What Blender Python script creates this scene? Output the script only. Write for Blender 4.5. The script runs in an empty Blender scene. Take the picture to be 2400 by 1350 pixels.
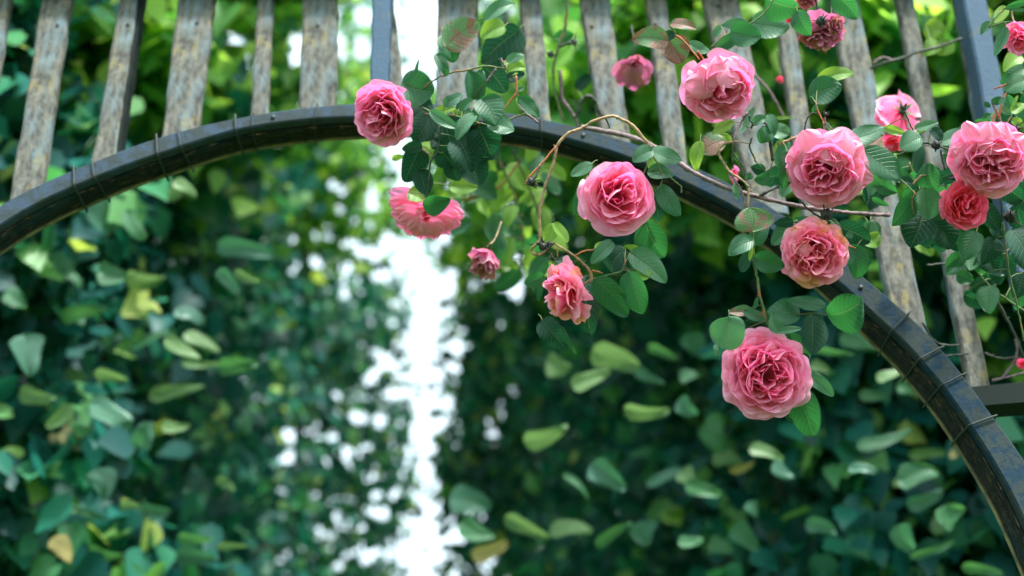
import bpy, math, random
import numpy as np
from mathutils import Vector, Matrix

# ------------------------------------------------------------------ camera, light, exposure
scene = bpy.context.scene
COL = scene.collection
PITCH = math.radians(28.0)
F = 3333.33
CAM = np.array([0.0, 0.0, 1.5])
RIGHT = np.array([1.0, 0.0, 0.0])
FWD = np.array([0.0, math.cos(PITCH), math.sin(PITCH)])
UP = np.array([0.0, -math.sin(PITCH), math.cos(PITCH)])

cd = bpy.data.cameras.new("camera")
cam = bpy.data.objects.new("camera", cd)
COL.objects.link(cam)
cam.location = CAM
cam.rotation_euler = (math.radians(90) + PITCH, 0, 0)
cd.lens = 50; cd.sensor_width = 36; cd.clip_start = 0.05; cd.clip_end = 500
cd.dof.use_dof = True; cd.dof.focus_distance = 1.62; cd.dof.aperture_fstop = 3.0
scene.camera = cam

SUN_EL, SUN_ROT = math.radians(58), math.radians(200)
world = bpy.data.worlds.new("World"); scene.world = world
world.use_nodes = True
nt = world.node_tree; nt.nodes.clear()
wo = nt.nodes.new("ShaderNodeOutputWorld"); bg = nt.nodes.new("ShaderNodeBackground")
sky = nt.nodes.new("ShaderNodeTexSky"); sky.sky_type = 'NISHITA'; sky.sun_disc = False
sky.sun_elevation = SUN_EL; sky.sun_rotation = SUN_ROT; sky.dust_density = 5.0; sky.air_density = 1.0
ds = nt.nodes.new("ShaderNodeMix"); ds.data_type = 'RGBA'
ds.inputs[0].default_value = 0.62                      # overcast: thin even cloud over the blue
ds.inputs[7].default_value = (6.9, 8.4, 8.7, 1)
nt.links.new(sky.outputs[0], ds.inputs[6]); nt.links.new(ds.outputs[2], bg.inputs[0])
bg.inputs[1].default_value = 0.14
nt.links.new(bg.outputs[0], wo.inputs[0])

sl = bpy.data.lights.new("sun", 'SUN'); sl.energy = 3.7; sl.angle = math.radians(7); sl.color = (1, 0.985, 0.965)
sun = bpy.data.objects.new("sun", sl); COL.objects.link(sun)
sd = Vector((-math.sin(SUN_ROT) * -1 * math.cos(SUN_EL), math.cos(SUN_ROT) * math.cos(SUN_EL), math.sin(SUN_EL)))
sd = Vector((0.35, -0.55, 1.05)).normalized()
sun.rotation_euler = sd.to_track_quat('Z', 'Y').to_euler()
sky.sun_rotation = math.atan2(sd.x, sd.y)
sky.sun_elevation = math.asin(sd.z)

vs = scene.view_settings
vs.view_transform = 'Standard'; vs.look = 'None'; vs.gamma = 1.0; vs.exposure = 1.35
scene.cycles.max_bounces = 12; scene.cycles.transmission_bounces = 10; scene.cycles.diffuse_bounces = 8
scene.cycles.use_denoising = True

# ------------------------------------------------------------------ helpers
def W(px, py, d):
    return CAM + d * (FWD + ((px - 1200) / F) * RIGHT + ((675 - py) / F) * UP)

def WF(px, py, Y):
    v = (675 - py) / F
    return W(px, py, Y / (math.cos(PITCH) - v * math.sin(PITCH)))

def camvec(x, y, z):          # right, up, towards the camera
    v = RIGHT * x + UP * y - FWD * z
    return v / np.linalg.norm(v)

def unit(v):
    return v / (np.linalg.norm(v, axis=-1, keepdims=True) + 1e-12)

def set_props(o, label=None, cat=None, group=None, kind=None):
    if label: o["label"] = label
    if cat: o["category"] = cat
    if group: o["group"] = group
    if kind: o["kind"] = kind
    return o

def mesh_obj(name, verts, faces, mat, parent=None, attrs=None, uv=None, smooth=True, origin=None):
    """verts Nx3 array, faces Mx4 or Mx3 int array or list"""
    me = bpy.data.meshes.new(name)
    verts = np.asarray(verts, dtype=np.float32)
    if origin is not None:
        verts = verts - np.asarray(origin, dtype=np.float32)
    if isinstance(faces, np.ndarray):
        k = faces.shape[1]
        me.vertices.add(len(verts)); me.vertices.foreach_set("co", verts.ravel())
        me.loops.add(faces.size); me.loops.foreach_set("vertex_index", faces.astype(np.int32).ravel())
        me.polygons.add(len(faces))
        me.polygons.foreach_set("loop_start", np.arange(0, faces.size, k, dtype=np.int32))
        me.update(calc_edges=True)
    else:
        me.from_pydata([tuple(map(float, v)) for v in verts], [], [tuple(map(int, f)) for f in faces])
        me.update()
    if attrs:
        for an, av in attrs.items():
            a = me.attributes.new(an, 'FLOAT', 'POINT'); a.data.foreach_set("value", np.asarray(av, dtype=np.float32).ravel())
    if uv is not None:
        ul = me.uv_layers.new(name="UVMap")
        li = np.zeros(len(me.loops), dtype=np.int32); me.loops.foreach_get("vertex_index", li)
        ul.data.foreach_set("uv", np.asarray(uv, dtype=np.float32)[li].ravel())
    me.polygons.foreach_set("use_smooth", np.full(len(me.polygons), bool(smooth)))
    if mat: me.materials.append(mat)
    o = bpy.data.objects.new(name, me); COL.objects.link(o)
    if parent is not None:
        o.parent = parent
        if origin is not None:
            o.location = Vector(map(float, origin)) - parent.location
        else:
            o.location = -parent.location
    elif origin is not None:
        o.location = tuple(map(float, origin))
    return o

def empty(name, loc, **kw):
    o = bpy.data.objects.new(name, None); COL.objects.link(o)
    o.empty_display_size = 0.05
    o.location = tuple(map(float, loc))
    return set_props(o, **kw)

class MB:
    """collects grids and tubes for one mesh"""
    def __init__(s): s.v = []; s.f = []; s.n = 0; s.a = {}; s.uv = []
    def grid(s, P, attrs=None, uv=None, closed=False):
        m, n = P.shape[:2]
        idx = np.arange(m * n).reshape(m, n) + s.n
        if closed:
            nx = np.roll(idx, -1, axis=1)
            q = np.stack([idx[:-1], nx[:-1], nx[1:], idx[1:]], -1).reshape(-1, 4)
        else:
            q = np.stack([idx[:-1, :-1], idx[:-1, 1:], idx[1:, 1:], idx[1:, :-1]], -1).reshape(-1, 4)
        s.v.append(P.reshape(-1, 3)); s.f.append(q); s.n += m * n
        if attrs:
            for k, a in attrs.items(): s.a.setdefault(k, []).append(np.broadcast_to(a, (m, n)).reshape(-1))
        if uv is not None: s.uv.append(uv.reshape(-1, 2))
    def tube(s, pts, rad, sides=7, caps=True):
        pts = np.asarray(pts, float); k = len(pts)
        rad = np.broadcast_to(np.asarray(rad, float), (k,)).copy()
        t = unit(np.gradient(pts, axis=0))
        ref = np.array([0.31, 0.2, 0.93])
        a = unit(np.cross(t, ref)); b = np.cross(t, a)
        ang = np.linspace(0, 2 * math.pi, sides, endpoint=False)
        P = pts[:, None] + rad[:, None, None] * (np.cos(ang)[None, :, None] * a[:, None] + np.sin(ang)[None, :, None] * b[:, None])
        if caps:
            P = np.concatenate([np.repeat(pts[:1, None], sides, 1), P, np.repeat(pts[-1:, None], sides, 1)], 0)
        s.grid(P, closed=True)
    def box(s, c, ax):      # c centre, ax three half vectors
        c = np.asarray(c); q = []
        for i, sg in [(0, 1), (0, -1), (1, 1), (1, -1), (2, 1), (2, -1)]:
            j, k = (i + 1) % 3, (i + 2) % 3
            if sg < 0: j, k = k, j
            P = np.array([[c + sg * ax[i] - ax[j] - ax[k], c + sg * ax[i] - ax[j] + ax[k]],
                          [c + sg * ax[i] + ax[j] - ax[k], c + sg * ax[i] + ax[j] + ax[k]]])
            s.grid(P)
    def build(s, name, mat, parent=None, smooth=True, origin=None):
        at = {k: np.concatenate(a) for k, a in s.a.items()} or None
        uv = np.concatenate(s.uv) if s.uv else None
        return mesh_obj(name, np.concatenate(s.v), np.concatenate(s.f), mat, parent, at, uv, smooth, origin)

def smooth_line(pts, per=6):
    """Catmull-Rom through points (n x k)"""
    p = np.asarray(pts, float)
    if len(p) == 2:
        return np.array([p[0] + (p[1] - p[0]) * t for t in np.linspace(0, 1, per)])
    q = np.concatenate([[2 * p[0] - p[1]], p, [2 * p[-1] - p[-2]]])
    out = []
    for i in range(1, len(q) - 2):
        for t in np.linspace(0, 1, per, endpoint=False):
            a, b, c, d = q[i - 1], q[i], q[i + 1], q[i + 2]
            out.append(0.5 * (2 * b + (c - a) * t + (2 * a - 5 * b + 4 * c - d) * t * t + (3 * b - a - 3 * c + d) * t ** 3))
    out.append(p[-1])
    return np.array(out)

def smoothstep(a, b, x):
    t = np.clip((x - a) / (b - a), 0, 1); return t * t * (3 - 2 * t)

# ------------------------------------------------------------------ materials
class Nodes:
    def __init__(s, name):
        s.m = bpy.data.materials.new(name); s.m.use_nodes = True
        s.t = s.m.node_tree; s.t.nodes.clear()
        s.out = s.t.nodes.new("ShaderNodeOutputMaterial")
    def n(s, typ, **kw):
        x = s.t.nodes.new("ShaderNode" + typ)
        for k, v in kw.items(): setattr(x, k, v)
        return x
    def l(s, a, b): s.t.links.new(a, b)
    def setin(s, inp, v):
        if hasattr(v, "links") or isinstance(v, bpy.types.NodeSocket): s.l(v, inp)
        else: inp.default_value = v
    def math(s, op, a, b=None, c=None, clamp=False):
        x = s.n("Math", operation=op); x.use_clamp = clamp
        s.setin(x.inputs[0], a)
        if b is not None: s.setin(x.inputs[1], b)
        if c is not None: s.setin(x.inputs[2], c)
        return x.outputs[0]
    def mix(s, fac, a, b, blend='MIX'):
        x = s.n("Mix"); x.data_type = 'RGBA'; x.blend_type = blend
        s.setin(x.inputs[0], fac); s.setin(x.inputs[6], a); s.setin(x.inputs[7], b)
        return x.outputs[2]
    def ramp(s, fac, stops, interp='LINEAR'):
        x = s.n("ValToRGB"); r = x.color_ramp; r.interpolation = interp
        while len(r.elements) < len(stops): r.elements.new(0.5)
        for e, (p, c) in zip(r.elements, stops):
            e.position = p; e.color = c if len(c) == 4 else (*c, 1)
        s.l(fac, x.inputs[0]); return x.outputs[0]
    def noise(s, scale, detail=4, vec=None, rough=0.55):
        x = s.n("TexNoise"); x.inputs["Scale"].default_value = scale; x.inputs["Detail"].default_value = detail
        x.inputs["Roughness"].default_value = rough
        if vec is not None: s.l(vec, x.inputs["Vector"])
        return x.outputs[0]
    def attr(s, name):
        x = s.n("Attribute"); x.attribute_name = name; return x.outputs["Fac"]
    def mapping(s, vec, scale=(1, 1, 1), loc=(0, 0, 0), rot=(0, 0, 0)):
        x = s.n("Mapping"); s.l(vec, x.inputs[0]); x.inputs[1].default_value = loc; x.inputs[2].default_value = rot; x.inputs[3].default_value = scale
        return x.outputs[0]
    def bsdf(s, color, rough=0.6, spec=0.5, bump=None, bstr=0.5, bdist=0.001, sub=0.0, metal=0.0):
        b = s.n("BsdfPrincipled")
        s.setin(b.inputs["Base Color"], color); s.setin(b.inputs["Roughness"], rough)
        b.inputs["Specular IOR Level"].default_value = spec; b.inputs["Metallic"].default_value = metal
        if bump is not None:
            bn = s.n("Bump"); bn.inputs["Strength"].default_value = bstr; bn.inputs["Distance"].default_value = bdist
            s.l(bump, bn.inputs["Height"]); s.l(bn.outputs[0], b.inputs["Normal"])
        return b.outputs[0]
    def translucent(s, color, base, fac):
        t = s.n("BsdfTranslucent"); s.setin(t.inputs[0], color)
        m = s.n("MixShader"); s.setin(m.inputs[0], fac); s.l(base, m.inputs[1]); s.l(t.outputs[0], m.inputs[2])
        return m.outputs[0]
    def end(s, sh):
        s.l(sh, s.out.inputs[0]); return s.m

def rose_leaf_mat(name, top, lit, blemish=0.0, rough=0.42, spec=0.5, brown=(0.30, 0.13, 0.07, 1)):
    N = Nodes(name)
    uvn = N.n("UVMap"); sep = N.n("SeparateXYZ"); N.l(uvn.outputs[0], sep.inputs[0])
    u, v = sep.outputs[0], sep.outputs[1]           # u -1..1 across, v 0..1 along
    au = N.math('ABSOLUTE', u)
    rib = N.math('LESS_THAN', au, 0.035)
    rib = N.math('SUBTRACT', 1.0, N.math('MULTIPLY', au, 22.0), clamp=True)
    k = N.math('MULTIPLY', N.math('SUBTRACT', v, N.math('MULTIPLY', au, 0.30)), 8.0)
    w = N.math('ABSOLUTE', N.math('SUBTRACT', N.math('FRACT', k), 0.5))       # 0 at vein centre
    lat = N.math('SUBTRACT', 1.0, N.math('MULTIPLY', w, 12.0), clamp=True)
    lat = N.math('MULTIPLY', lat, 0.55)
    vein = N.math('MAXIMUM', rib, lat)
    geo = N.n("NewGeometry"); oi = N.n("ObjectInfo")
    tc = N.n("TexCoord")
    nz = N.noise(90, 5, tc.outputs["Object"])
    big = N.noise(25, 3, tc.outputs["Object"])
    dark = tuple(c * 0.62 for c in top[:3]) + (1,)
    col = N.mix(N.math('MULTIPLY', nz, 0.9), dark, top)
    col = N.mix(N.math('MULTIPLY', oi.outputs["Random"], 0.45), col, tuple(min(1, c * 1.7) for c in (top[0] * 1.3, top[1], top[2] * 0.8)) + (1,))
    col = N.mix(N.math('MULTIPLY', vein, 0.62), col, (0.17, 0.30, 0.15, 1))
    under = N.mix(0.5, top, (0.16, 0.24, 0.15, 1))
    col = N.mix(geo.outputs["Backfacing"], col, under)
    tl = N.mix(N.math('MULTIPLY', vein, 0.35), lit, (0.35, 0.5, 0.12, 1))
    if blemish > 0:
        bm = N.noise(62, 4, tc.outputs["Object"], 0.6)
        bm2 = N.math('MULTIPLY', N.math('SUBTRACT', bm, 1.0 - blemish), 22.0, clamp=True)
        bcol = N.mix(nz, brown, (0.12, 0.07, 0.05, 1))
        bcol = N.mix(N.math('MULTIPLY', N.noise(220, 3, tc.outputs["Object"]), 0.7), bcol, (0.42, 0.30, 0.24, 1))
        col = N.mix(bm2, col, bcol); tl = N.mix(bm2, tl, (0.16, 0.06, 0.02, 1))
    h = N.math('SUBTRACT', N.math('MULTIPLY', nz, 0.25), N.math('MULTIPLY', vein, 0.7))
    b = N.bsdf(col, N.math('ADD', rough, N.math('MULTIPLY', big, 0.15)), spec, h, 0.8, 0.0018)
    return N.end(N.translucent(tl, b, 0.34))

LEAF = {
    'd': rose_leaf_mat("rose_leaf_dark", (0.005, 0.050, 0.032, 1), (0.01, 0.11, 0.035, 1), rough=0.55, spec=0.3),
    'm': rose_leaf_mat("rose_leaf_green", (0.013, 0.105, 0.048, 1), (0.04, 0.27, 0.05, 1)),
    'g': rose_leaf_mat("rose_leaf_pale", (0.060, 0.19, 0.110, 1), (0.08, 0.30, 0.09, 1), rough=0.40),
    'l': rose_leaf_mat("rose_leaf_young", (0.13, 0.30, 0.035, 1), (0.42, 0.72, 0.07, 1)),
    'b': rose_leaf_mat("rose_leaf_spotted", (0.085, 0.20, 0.10, 1), (0.12, 0.28, 0.08, 1), blemish=0.53, brown=(0.34, 0.14, 0.09, 1)),
}

def far_leaf_mat(name, stops, lit_boost=3.0, rough=0.4, tf=0.35, lr=0.95):
    N = Nodes(name)
    t = N.attr("tone")
    col = N.ramp(t, stops)
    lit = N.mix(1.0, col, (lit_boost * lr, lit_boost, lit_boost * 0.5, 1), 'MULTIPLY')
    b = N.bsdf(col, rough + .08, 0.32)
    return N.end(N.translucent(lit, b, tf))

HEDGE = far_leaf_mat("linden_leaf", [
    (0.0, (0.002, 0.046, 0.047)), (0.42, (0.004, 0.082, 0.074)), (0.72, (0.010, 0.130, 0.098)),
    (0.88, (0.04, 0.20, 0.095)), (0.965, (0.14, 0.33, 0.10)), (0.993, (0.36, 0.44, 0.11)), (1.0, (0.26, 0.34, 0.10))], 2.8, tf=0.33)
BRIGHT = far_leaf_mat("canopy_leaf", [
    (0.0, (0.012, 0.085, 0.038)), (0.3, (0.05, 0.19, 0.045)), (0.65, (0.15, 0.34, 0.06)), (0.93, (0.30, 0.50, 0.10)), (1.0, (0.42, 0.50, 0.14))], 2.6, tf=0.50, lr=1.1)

def petal_mat(name, deep, mid, rim, age=0.0, agecol=(0.75, 0.42, 0.14, 1)):
    N = Nodes(name)
    s = N.attr("along"); tone = N.attr("tone")
    uvn = N.n("UVMap"); tc = N.n("TexCoord"); geo = N.n("NewGeometry")
    veins = N.noise(1.0, 3, N.mapping(uvn.outputs[0], (30, 1.6, 1)))
    blot = N.noise(70, 3, tc.outputs["Object"])
    s2 = N.math('ADD', s, N.math('MULTIPLY', N.math('SUBTRACT', N.math('ADD', N.math('MULTIPLY', veins, .5), N.math('MULTIPLY', blot, .5)), 0.5), 0.55), clamp=True)
    col = N.ramp(s2, [(0.0, deep), (0.34, deep), (0.68, mid), (0.84, tuple(.55 * a_ + .45 * b_ for a_, b_ in zip(mid, rim))), (0.93, rim), (0.97, tuple(min(.99, c * 1.0 + .16 * (1 - c)) for c in rim)), (1.0, tuple(min(.99, c + .42 * (1 - c)) for c in rim))])
    col = N.mix(N.math('MULTIPLY', tone, 0.34), col, rim + (1,))
    col = N.mix(N.math('MULTIPLY', N.math('SUBTRACT', veins, 0.35, clamp=True), 1.5), col, deep + (1,))
    col = N.mix(N.math('MULTIPLY', N.math('SUBTRACT', blot, 0.5, clamp=True), 0.4), col, rim + (1,))
    back = N.mix(0.55, col, rim + (1,))
    col = N.mix(geo.outputs["Backfacing"], col, back)
    if age > 0:
        a = N.noise(45, 3, tc.outputs["Object"])
        f = N.math('MULTIPLY', N.math('SUBTRACT', a, 1 - age), 9.0, clamp=True)
        f = N.math('MULTIPLY', f, N.math('MULTIPLY', s, s))
        col = N.mix(f, col, agecol)
    b = N.bsdf(col, 0.55, 0.25, veins, 0.6, 0.0012)
    tl = N.mix(0.45, col, deep + (1,))
    tl = N.mix(1.0, tl, (1.05, 0.9, 1.32, 1), 'MULTIPLY')
    return N.end(N.translucent(tl, b, 0.40))

PETAL = {
    'pink': petal_mat("petal_pink", (0.94, 0.034, 0.18), (0.96, 0.120, 0.365), (0.985, 0.54, 0.73)),
    'aged': petal_mat("petal_pink_browned", (0.94, 0.034, 0.14), (0.96, 0.125, 0.31), (0.98, 0.53, 0.67), 0.50, (0.85, 0.50, 0.22, 1)),
    'coral': petal_mat("petal_coral", (0.93, 0.018, 0.055), (0.94, 0.035, 0.10), (0.95, 0.22, 0.36)),
    'faded': petal_mat("petal_faded", (0.50, 0.035, 0.13), (0.64, 0.12, 0.26), (0.76, 0.34, 0.48), 0.50, (0.55, 0.30, 0.12, 1)),
}

def simple(name, c1, c2, scale=40, rough=0.6, spec=0.4, bstr=0.4, bdist=0.001, third=None):
    N = Nodes(name); tc = N.n("TexCoord")
    nz = N.noise(scale, 5, tc.outputs["Object"])
    f = N.math('MULTIPLY', N.math('SUBTRACT', nz, 0.33), 3.0, clamp=True)
    col = N.mix(f, c1 + (1,), c2 + (1,))
    if third:
        n2 = N.noise(scale * 0.35, 3, tc.outputs["Object"])
        col = N.mix(N.math('MULTIPLY', N.math('SUBTRACT', n2, 0.55), 9.0, clamp=True), col, third + (1,))
    return N.end(N.bsdf(col, rough, spec, nz, bstr, bdist))

M_CANE = simple("rose_cane_bark", (0.07, 0.05, 0.052), (0.24, 0.165, 0.17), 160)
M_STEM = simple("rose_stem_brown", (0.20, 0.13, 0.07), (0.42, 0.28, 0.15), 200, third=(0.10, 0.12, 0.05))
M_GREEN = simple("rose_stem_green", (0.06, 0.10, 0.03), (0.12, 0.18, 0.06), 200, third=(0.30, 0.12, 0.05))
M_DARK = simple("rose_twig_dark", (0.02, 0.028, 0.022), (0.05, 0.06, 0.04), 150)
M_RED = simple("rose_stem_red", (0.36, 0.09, 0.04), (0.48, 0.20, 0.08), 200)
M_CALYX = simple("rose_calyx_green", (0.03, 0.07, 0.02), (0.08, 0.15, 0.05), 200)
M_HIP = simple("dried_hip_dark", (0.010, 0.014, 0.014), (0.04, 0.04, 0.03), 300)
M_BARK = simple("tree_bark", (0.03, 0.03, 0.022), (0.07, 0.06, 0.045), 12, bdist=0.02)
M_WIRE = simple("wire_tie_green", (0.008, 0.018, 0.016), (0.02, 0.035, 0.03), 90, rough=0.5)
STEMM = {'cane': M_CANE, 'brown': M_STEM, 'green': M_GREEN, 'dark': M_DARK, 'red': M_RED}

def slat_mat():
    N = Nodes("weathered_slat"); tc = N.n("TexCoord"); oi = N.n("ObjectInfo")
    v = tc.outputs["Object"]
    vm = N.mapping(v, (1, 1, 0.42)); vst = N.mapping(v, (1, 1, 0.10))
    fine = N.noise(420, 6, vm, 0.7); mid = N.noise(95, 5, vm, 0.65); big = N.noise(22, 4, vm); st = N.noise(60, 4, vst)
    base = N.ramp(mid, [(0.34, (0.030, 0.030, 0.027)), (0.46, (0.085, 0.088, 0.075)), (0.57, (0.140, 0.142, 0.118)), (0.72, (0.20, 0.195, 0.165))])
    blue = N.math('MULTIPLY', N.math('SUBTRACT', N.math('ADD', big, N.math('MULTIPLY', st, 0.4)), 0.70), 8.0, clamp=True)
    base = N.mix(N.math('MULTIPLY', blue, 0.8), base, (0.125, 0.20, 0.235, 1))
    lich = N.math('MULTIPLY', N.math('SUBTRACT', N.noise(48, 5, N.mapping(v, (1, 1, 0.5), (3, 1, 2))), 0.58), 12.0, clamp=True)
    base = N.mix(N.math('MULTIPLY', lich, 0.6), base, (0.24, 0.20, 0.06, 1))
    dk = N.math('MULTIPLY', N.math('SUBTRACT', N.noise(130, 6, N.mapping(v, (1, 1, 0.4), (8, 5, 1)), 0.75), 0.56), 11.0, clamp=True)
    base = N.mix(N.math('MULTIPLY', dk, 0.7), base, (0.018, 0.022, 0.020, 1))
    base = N.mix(N.math('MULTIPLY', N.math('SUBTRACT', fine, 0.4, clamp=True), 0.8), base, (0.24, 0.23, 0.21, 1))
    return N.end(N.bsdf(base, 0.85, 0.2, N.math('ADD', fine, N.math('MULTIPLY', mid, 2.0)), 0.9, 0.002))
M_SLAT = slat_mat()

def paint_mat(name, c, worn, amount, right_shade=None):
    N = Nodes(name); tc = N.n("TexCoord"); v = tc.outputs["Object"]
    big = N.noise(14, 4, v); fine = N.noise(170, 6, v, 0.7); mid = N.noise(45, 5, v)
    col = N.mix(N.math('MULTIPLY', big, 0.7), tuple(x * 0.62 for x in c) + (1,), c + (1,))
    if right_shade:      # shade painted into the colour, darker towards the right-hand end
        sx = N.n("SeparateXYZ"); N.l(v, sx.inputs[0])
        shade_fac = N.math('ADD', N.math('MULTIPLY', sx.outputs[0], 2.2), N.math('MULTIPLY', mid, 0.9), clamp=True)
        col = N.mix(shade_fac, col, right_shade + (1,))
    w = N.math('MULTIPLY', N.math('SUBTRACT', N.math('ADD', mid, N.math('MULTIPLY', fine, 0.35)), 1.0 - amount), 12.0, clamp=True)
    col = N.mix(N.math('MULTIPLY', w, 0.75), col, worn + (1,))
    return N.end(N.bsdf(col, N.math('ADD', 0.55, N.math('MULTIPLY', mid, 0.25)), 0.12, fine, 0.9, 0.0016))
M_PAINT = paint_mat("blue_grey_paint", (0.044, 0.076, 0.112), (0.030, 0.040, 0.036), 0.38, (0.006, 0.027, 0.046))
M_POST = paint_mat("blue_grey_post_paint", (0.062, 0.115, 0.175), (0.08, 0.10, 0.105), 0.26)
M_RAILTOP = paint_mat("dark_rail_paint", (0.02, 0.032, 0.035), (0.06, 0.06, 0.05), 0.2)

def rim_mat():
    N = Nodes("weathered_dark_beam"); tc = N.n("TexCoord"); v = tc.outputs["UV"]
    st = N.noise(1.0, 6, N.mapping(v, (26, 3.2, 1)), 0.7)
    fine = N.noise(1.0, 6, N.mapping(v, (160, 14, 1)), 0.75)
    big = N.noise(1.0, 3, N.mapping(v, (6, 1.5, 1), (4, 2, 0)))
    col = N.ramp(st, [(0.30, (0.004, 0.008, 0.008)), (0.54, (0.010, 0.017, 0.015)), (0.68, (0.034, 0.034, 0.020)), (0.82, (0.12, 0.085, 0.045))])
    col = N.mix(N.math('MULTIPLY', N.math('SUBTRACT', big, 0.52), 7.0, clamp=True), col, (0.008, 0.032, 0.040, 1))
    fl = N.math('MULTIPLY', N.math('SUBTRACT', fine, 0.56), 12.0, clamp=True)
    col = N.mix(N.math('MULTIPLY', fl, 0.85), col, (0.34, 0.22, 0.13, 1))
    return N.end(N.bsdf(col, 0.8, 0.12, N.math('ADD', fine, st), 1.0, 0.003))
M_BEAM = rim_mat()
M_EDGE = simple("worn_beam_edge", (0.05, 0.055, 0.03), (0.20, 0.17, 0.07), 60)

# ------------------------------------------------------------------ setting: ground
g = 60.0
gm = simple("lawn", (0.02, 0.06, 0.015), (0.05, 0.10, 0.025), 3.0, rough=0.9, spec=0.1)
gv = np.array([[-g, -g, 0], [g, -g, 0], [g, g, 0], [-g, g, 0]], float)
ground = mesh_obj("ground", gv, np.array([[0, 1, 2, 3]]), gm, smooth=False); ground["kind"] = "structure"

# ------------------------------------------------------------------ garden arch
Y_ARCH, Y_SLAT = 1.60, 1.705
arch = empty("garden_arch", (0, Y_ARCH, 0), label="weathered blue-grey wooden garden arch with upright slats above its curved rail", cat="garden arch")

outer = [(-160, 590), (0, 481), (100, 428), (207, 383), (300, 346), (395, 314), (470, 294), (551, 277), (640, 261), (735, 249), (822, 242), (920, 239), (1020, 242), (1110, 252), (1200, 265),
         (1280, 280), (1367, 300), (1450, 324), (1530, 350), (1600, 378), (1700, 424), (1800, 480), (1900, 547), (1960, 594), (2019, 644), (2090, 703), (2161, 767),
         (2217, 830), (2261, 884), (2311, 953), (2378, 1044), (2440, 1140), (2520, 1290), (2580, 1440)]
inner = [(-160, 640), (0, 528), (100, 470), (207, 422), (300, 385), (395, 353), (470, 328), (551, 305), (640, 289), (735, 278), (822, 274), (920, 272), (1020, 275), (1110, 284), (1200, 297),
         (1280, 312), (1367, 335), (1450, 360), (1530, 391), (1600, 424), (1700, 474), (1800, 534), (1890, 601), (1945, 643), (1995, 686), (2055, 742), (2120, 802),
         (2170, 858), (2215, 912), (2262, 978), (2318, 1064), (2375, 1165), (2440, 1310), (2490, 1440)]
o_s = smooth_line(outer, 6); i_s = smooth_line(inner, 6)
n = len(o_s); tt = np.linspace(0, 1, n)
FO = np.array([WF(x, y, Y_ARCH) for x, y in o_s]); FI = np.array([WF(x, y, Y_ARCH) for x, y in i_s])
arcx = o_s[:, 0]
def strip(name, A, B, y0, y1, mat, parent=arch, uvs=True):
    """closed band: A outer, B inner in the front plane, from y0 to y1 (arrays or floats)"""
    y0 = np.broadcast_to(y0, (len(A),)); y1 = np.broadcast_to(y1, (len(A),))
    def at(P, y): Q = P.copy(); Q[:, 1] = y; return Q
    # bevelled cross-section
    e = 0.0022
    dirv = unit(B - A) * e
    ring = [at(A + dirv, y0), at(B - dirv, y0), at(B, y0 + e), at(B, y1 - e), at(B - dirv, y1), at(A + dirv, y1), at(A, y1 - e), at(A, y0 + e)]
    P = np.stack(ring, 1)
    L = np.concatenate([[0], np.cumsum(np.linalg.norm(np.diff(A, axis=0), axis=1))])
    U = np.broadcast_to(np.array([0, 0.3, 0.32, 0.8, 0.82, 1.1, 1.12, 1.6]) * 0.3, (len(A), 8)); V = np.broadcast_to(L[:, None] * 3.0, (len(A), 8))
    mb = MB(); mb.grid(P, closed=True, uv=np.stack([U, V], -1))
    return mb.build(name, mat, parent, smooth=False)
dep = 0.030 - 0.010 * smoothstep(600, 1250, arcx) + 0.019 * smoothstep(1700, 2250, arcx)
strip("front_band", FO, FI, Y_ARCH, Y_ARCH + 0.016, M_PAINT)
# dark curved beam behind the painted band, its underside visible from below
drop = unit(FI - FO)
strip("curved_beam", FO + drop * 0.006, FI + drop * 0.003, Y_ARCH + 0.0165, Y_ARCH + 0.0165 + dep, M_BEAM)
strip("worn_edge", FI - drop * 0.010, FI + drop * 0.0050, Y_ARCH + 0.018 + dep, Y_ARCH + 0.023 + dep, M_EDGE)

def slat(name, TL, TR, BR, BL, Y, th, mat, parent=arch, label=None, seed=0):
    rng = np.random.default_rng(seed)
    m = 26
    L = np.array([np.array(TL) + (np.array(BL) - np.array(TL)) * t for t in np.linspace(0, 1, m)])
    R = np.array([np.array(TR) + (np.array(BR) - np.array(TR)) * t for t in np.linspace(0, 1, m)])
    ph = rng.uniform(0, 6, 6); q = np.linspace(0, 1, m)
    L[:, 0] += 0.9 * np.sin(q * 9 + ph[0]) + 1.0 * np.sin(q * 23 + ph[1]) + rng.normal(0, .5, m)
    R[:, 0] += 0.9 * np.sin(q * 8 + ph[2]) + 1.0 * np.sin(q * 27 + ph[3]) + rng.normal(0, .5, m)
    A = np.array([WF(x, y, Y) for x, y in L]); B = np.array([WF(x, y, Y) for x, y in R])
    e = 0.003; dx = unit(B - A) * e
    def at(P, dy): Q = P.copy(); Q[:, 1] += dy; return Q
    ring = [at(A + dx, 0), at(B - dx, 0), at(B, e), at(B, th - e), at(B - dx, th), at(A + dx, th), at(A, th - e), at(A, e)]
    P = np.stack(ring, 1)
    P = np.concatenate([np.repeat(P[:1].mean(1, keepdims=True), 8, 1), P, np.repeat(P[-1:].mean(1, keepdims=True), 8, 1)], 0)
    mb = MB(); mb.grid(P, closed=True)
    o = mb.build(name, mat, parent, smooth=False, origin=A[m // 2])
    if label: o["label"] = label
    return o

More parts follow.
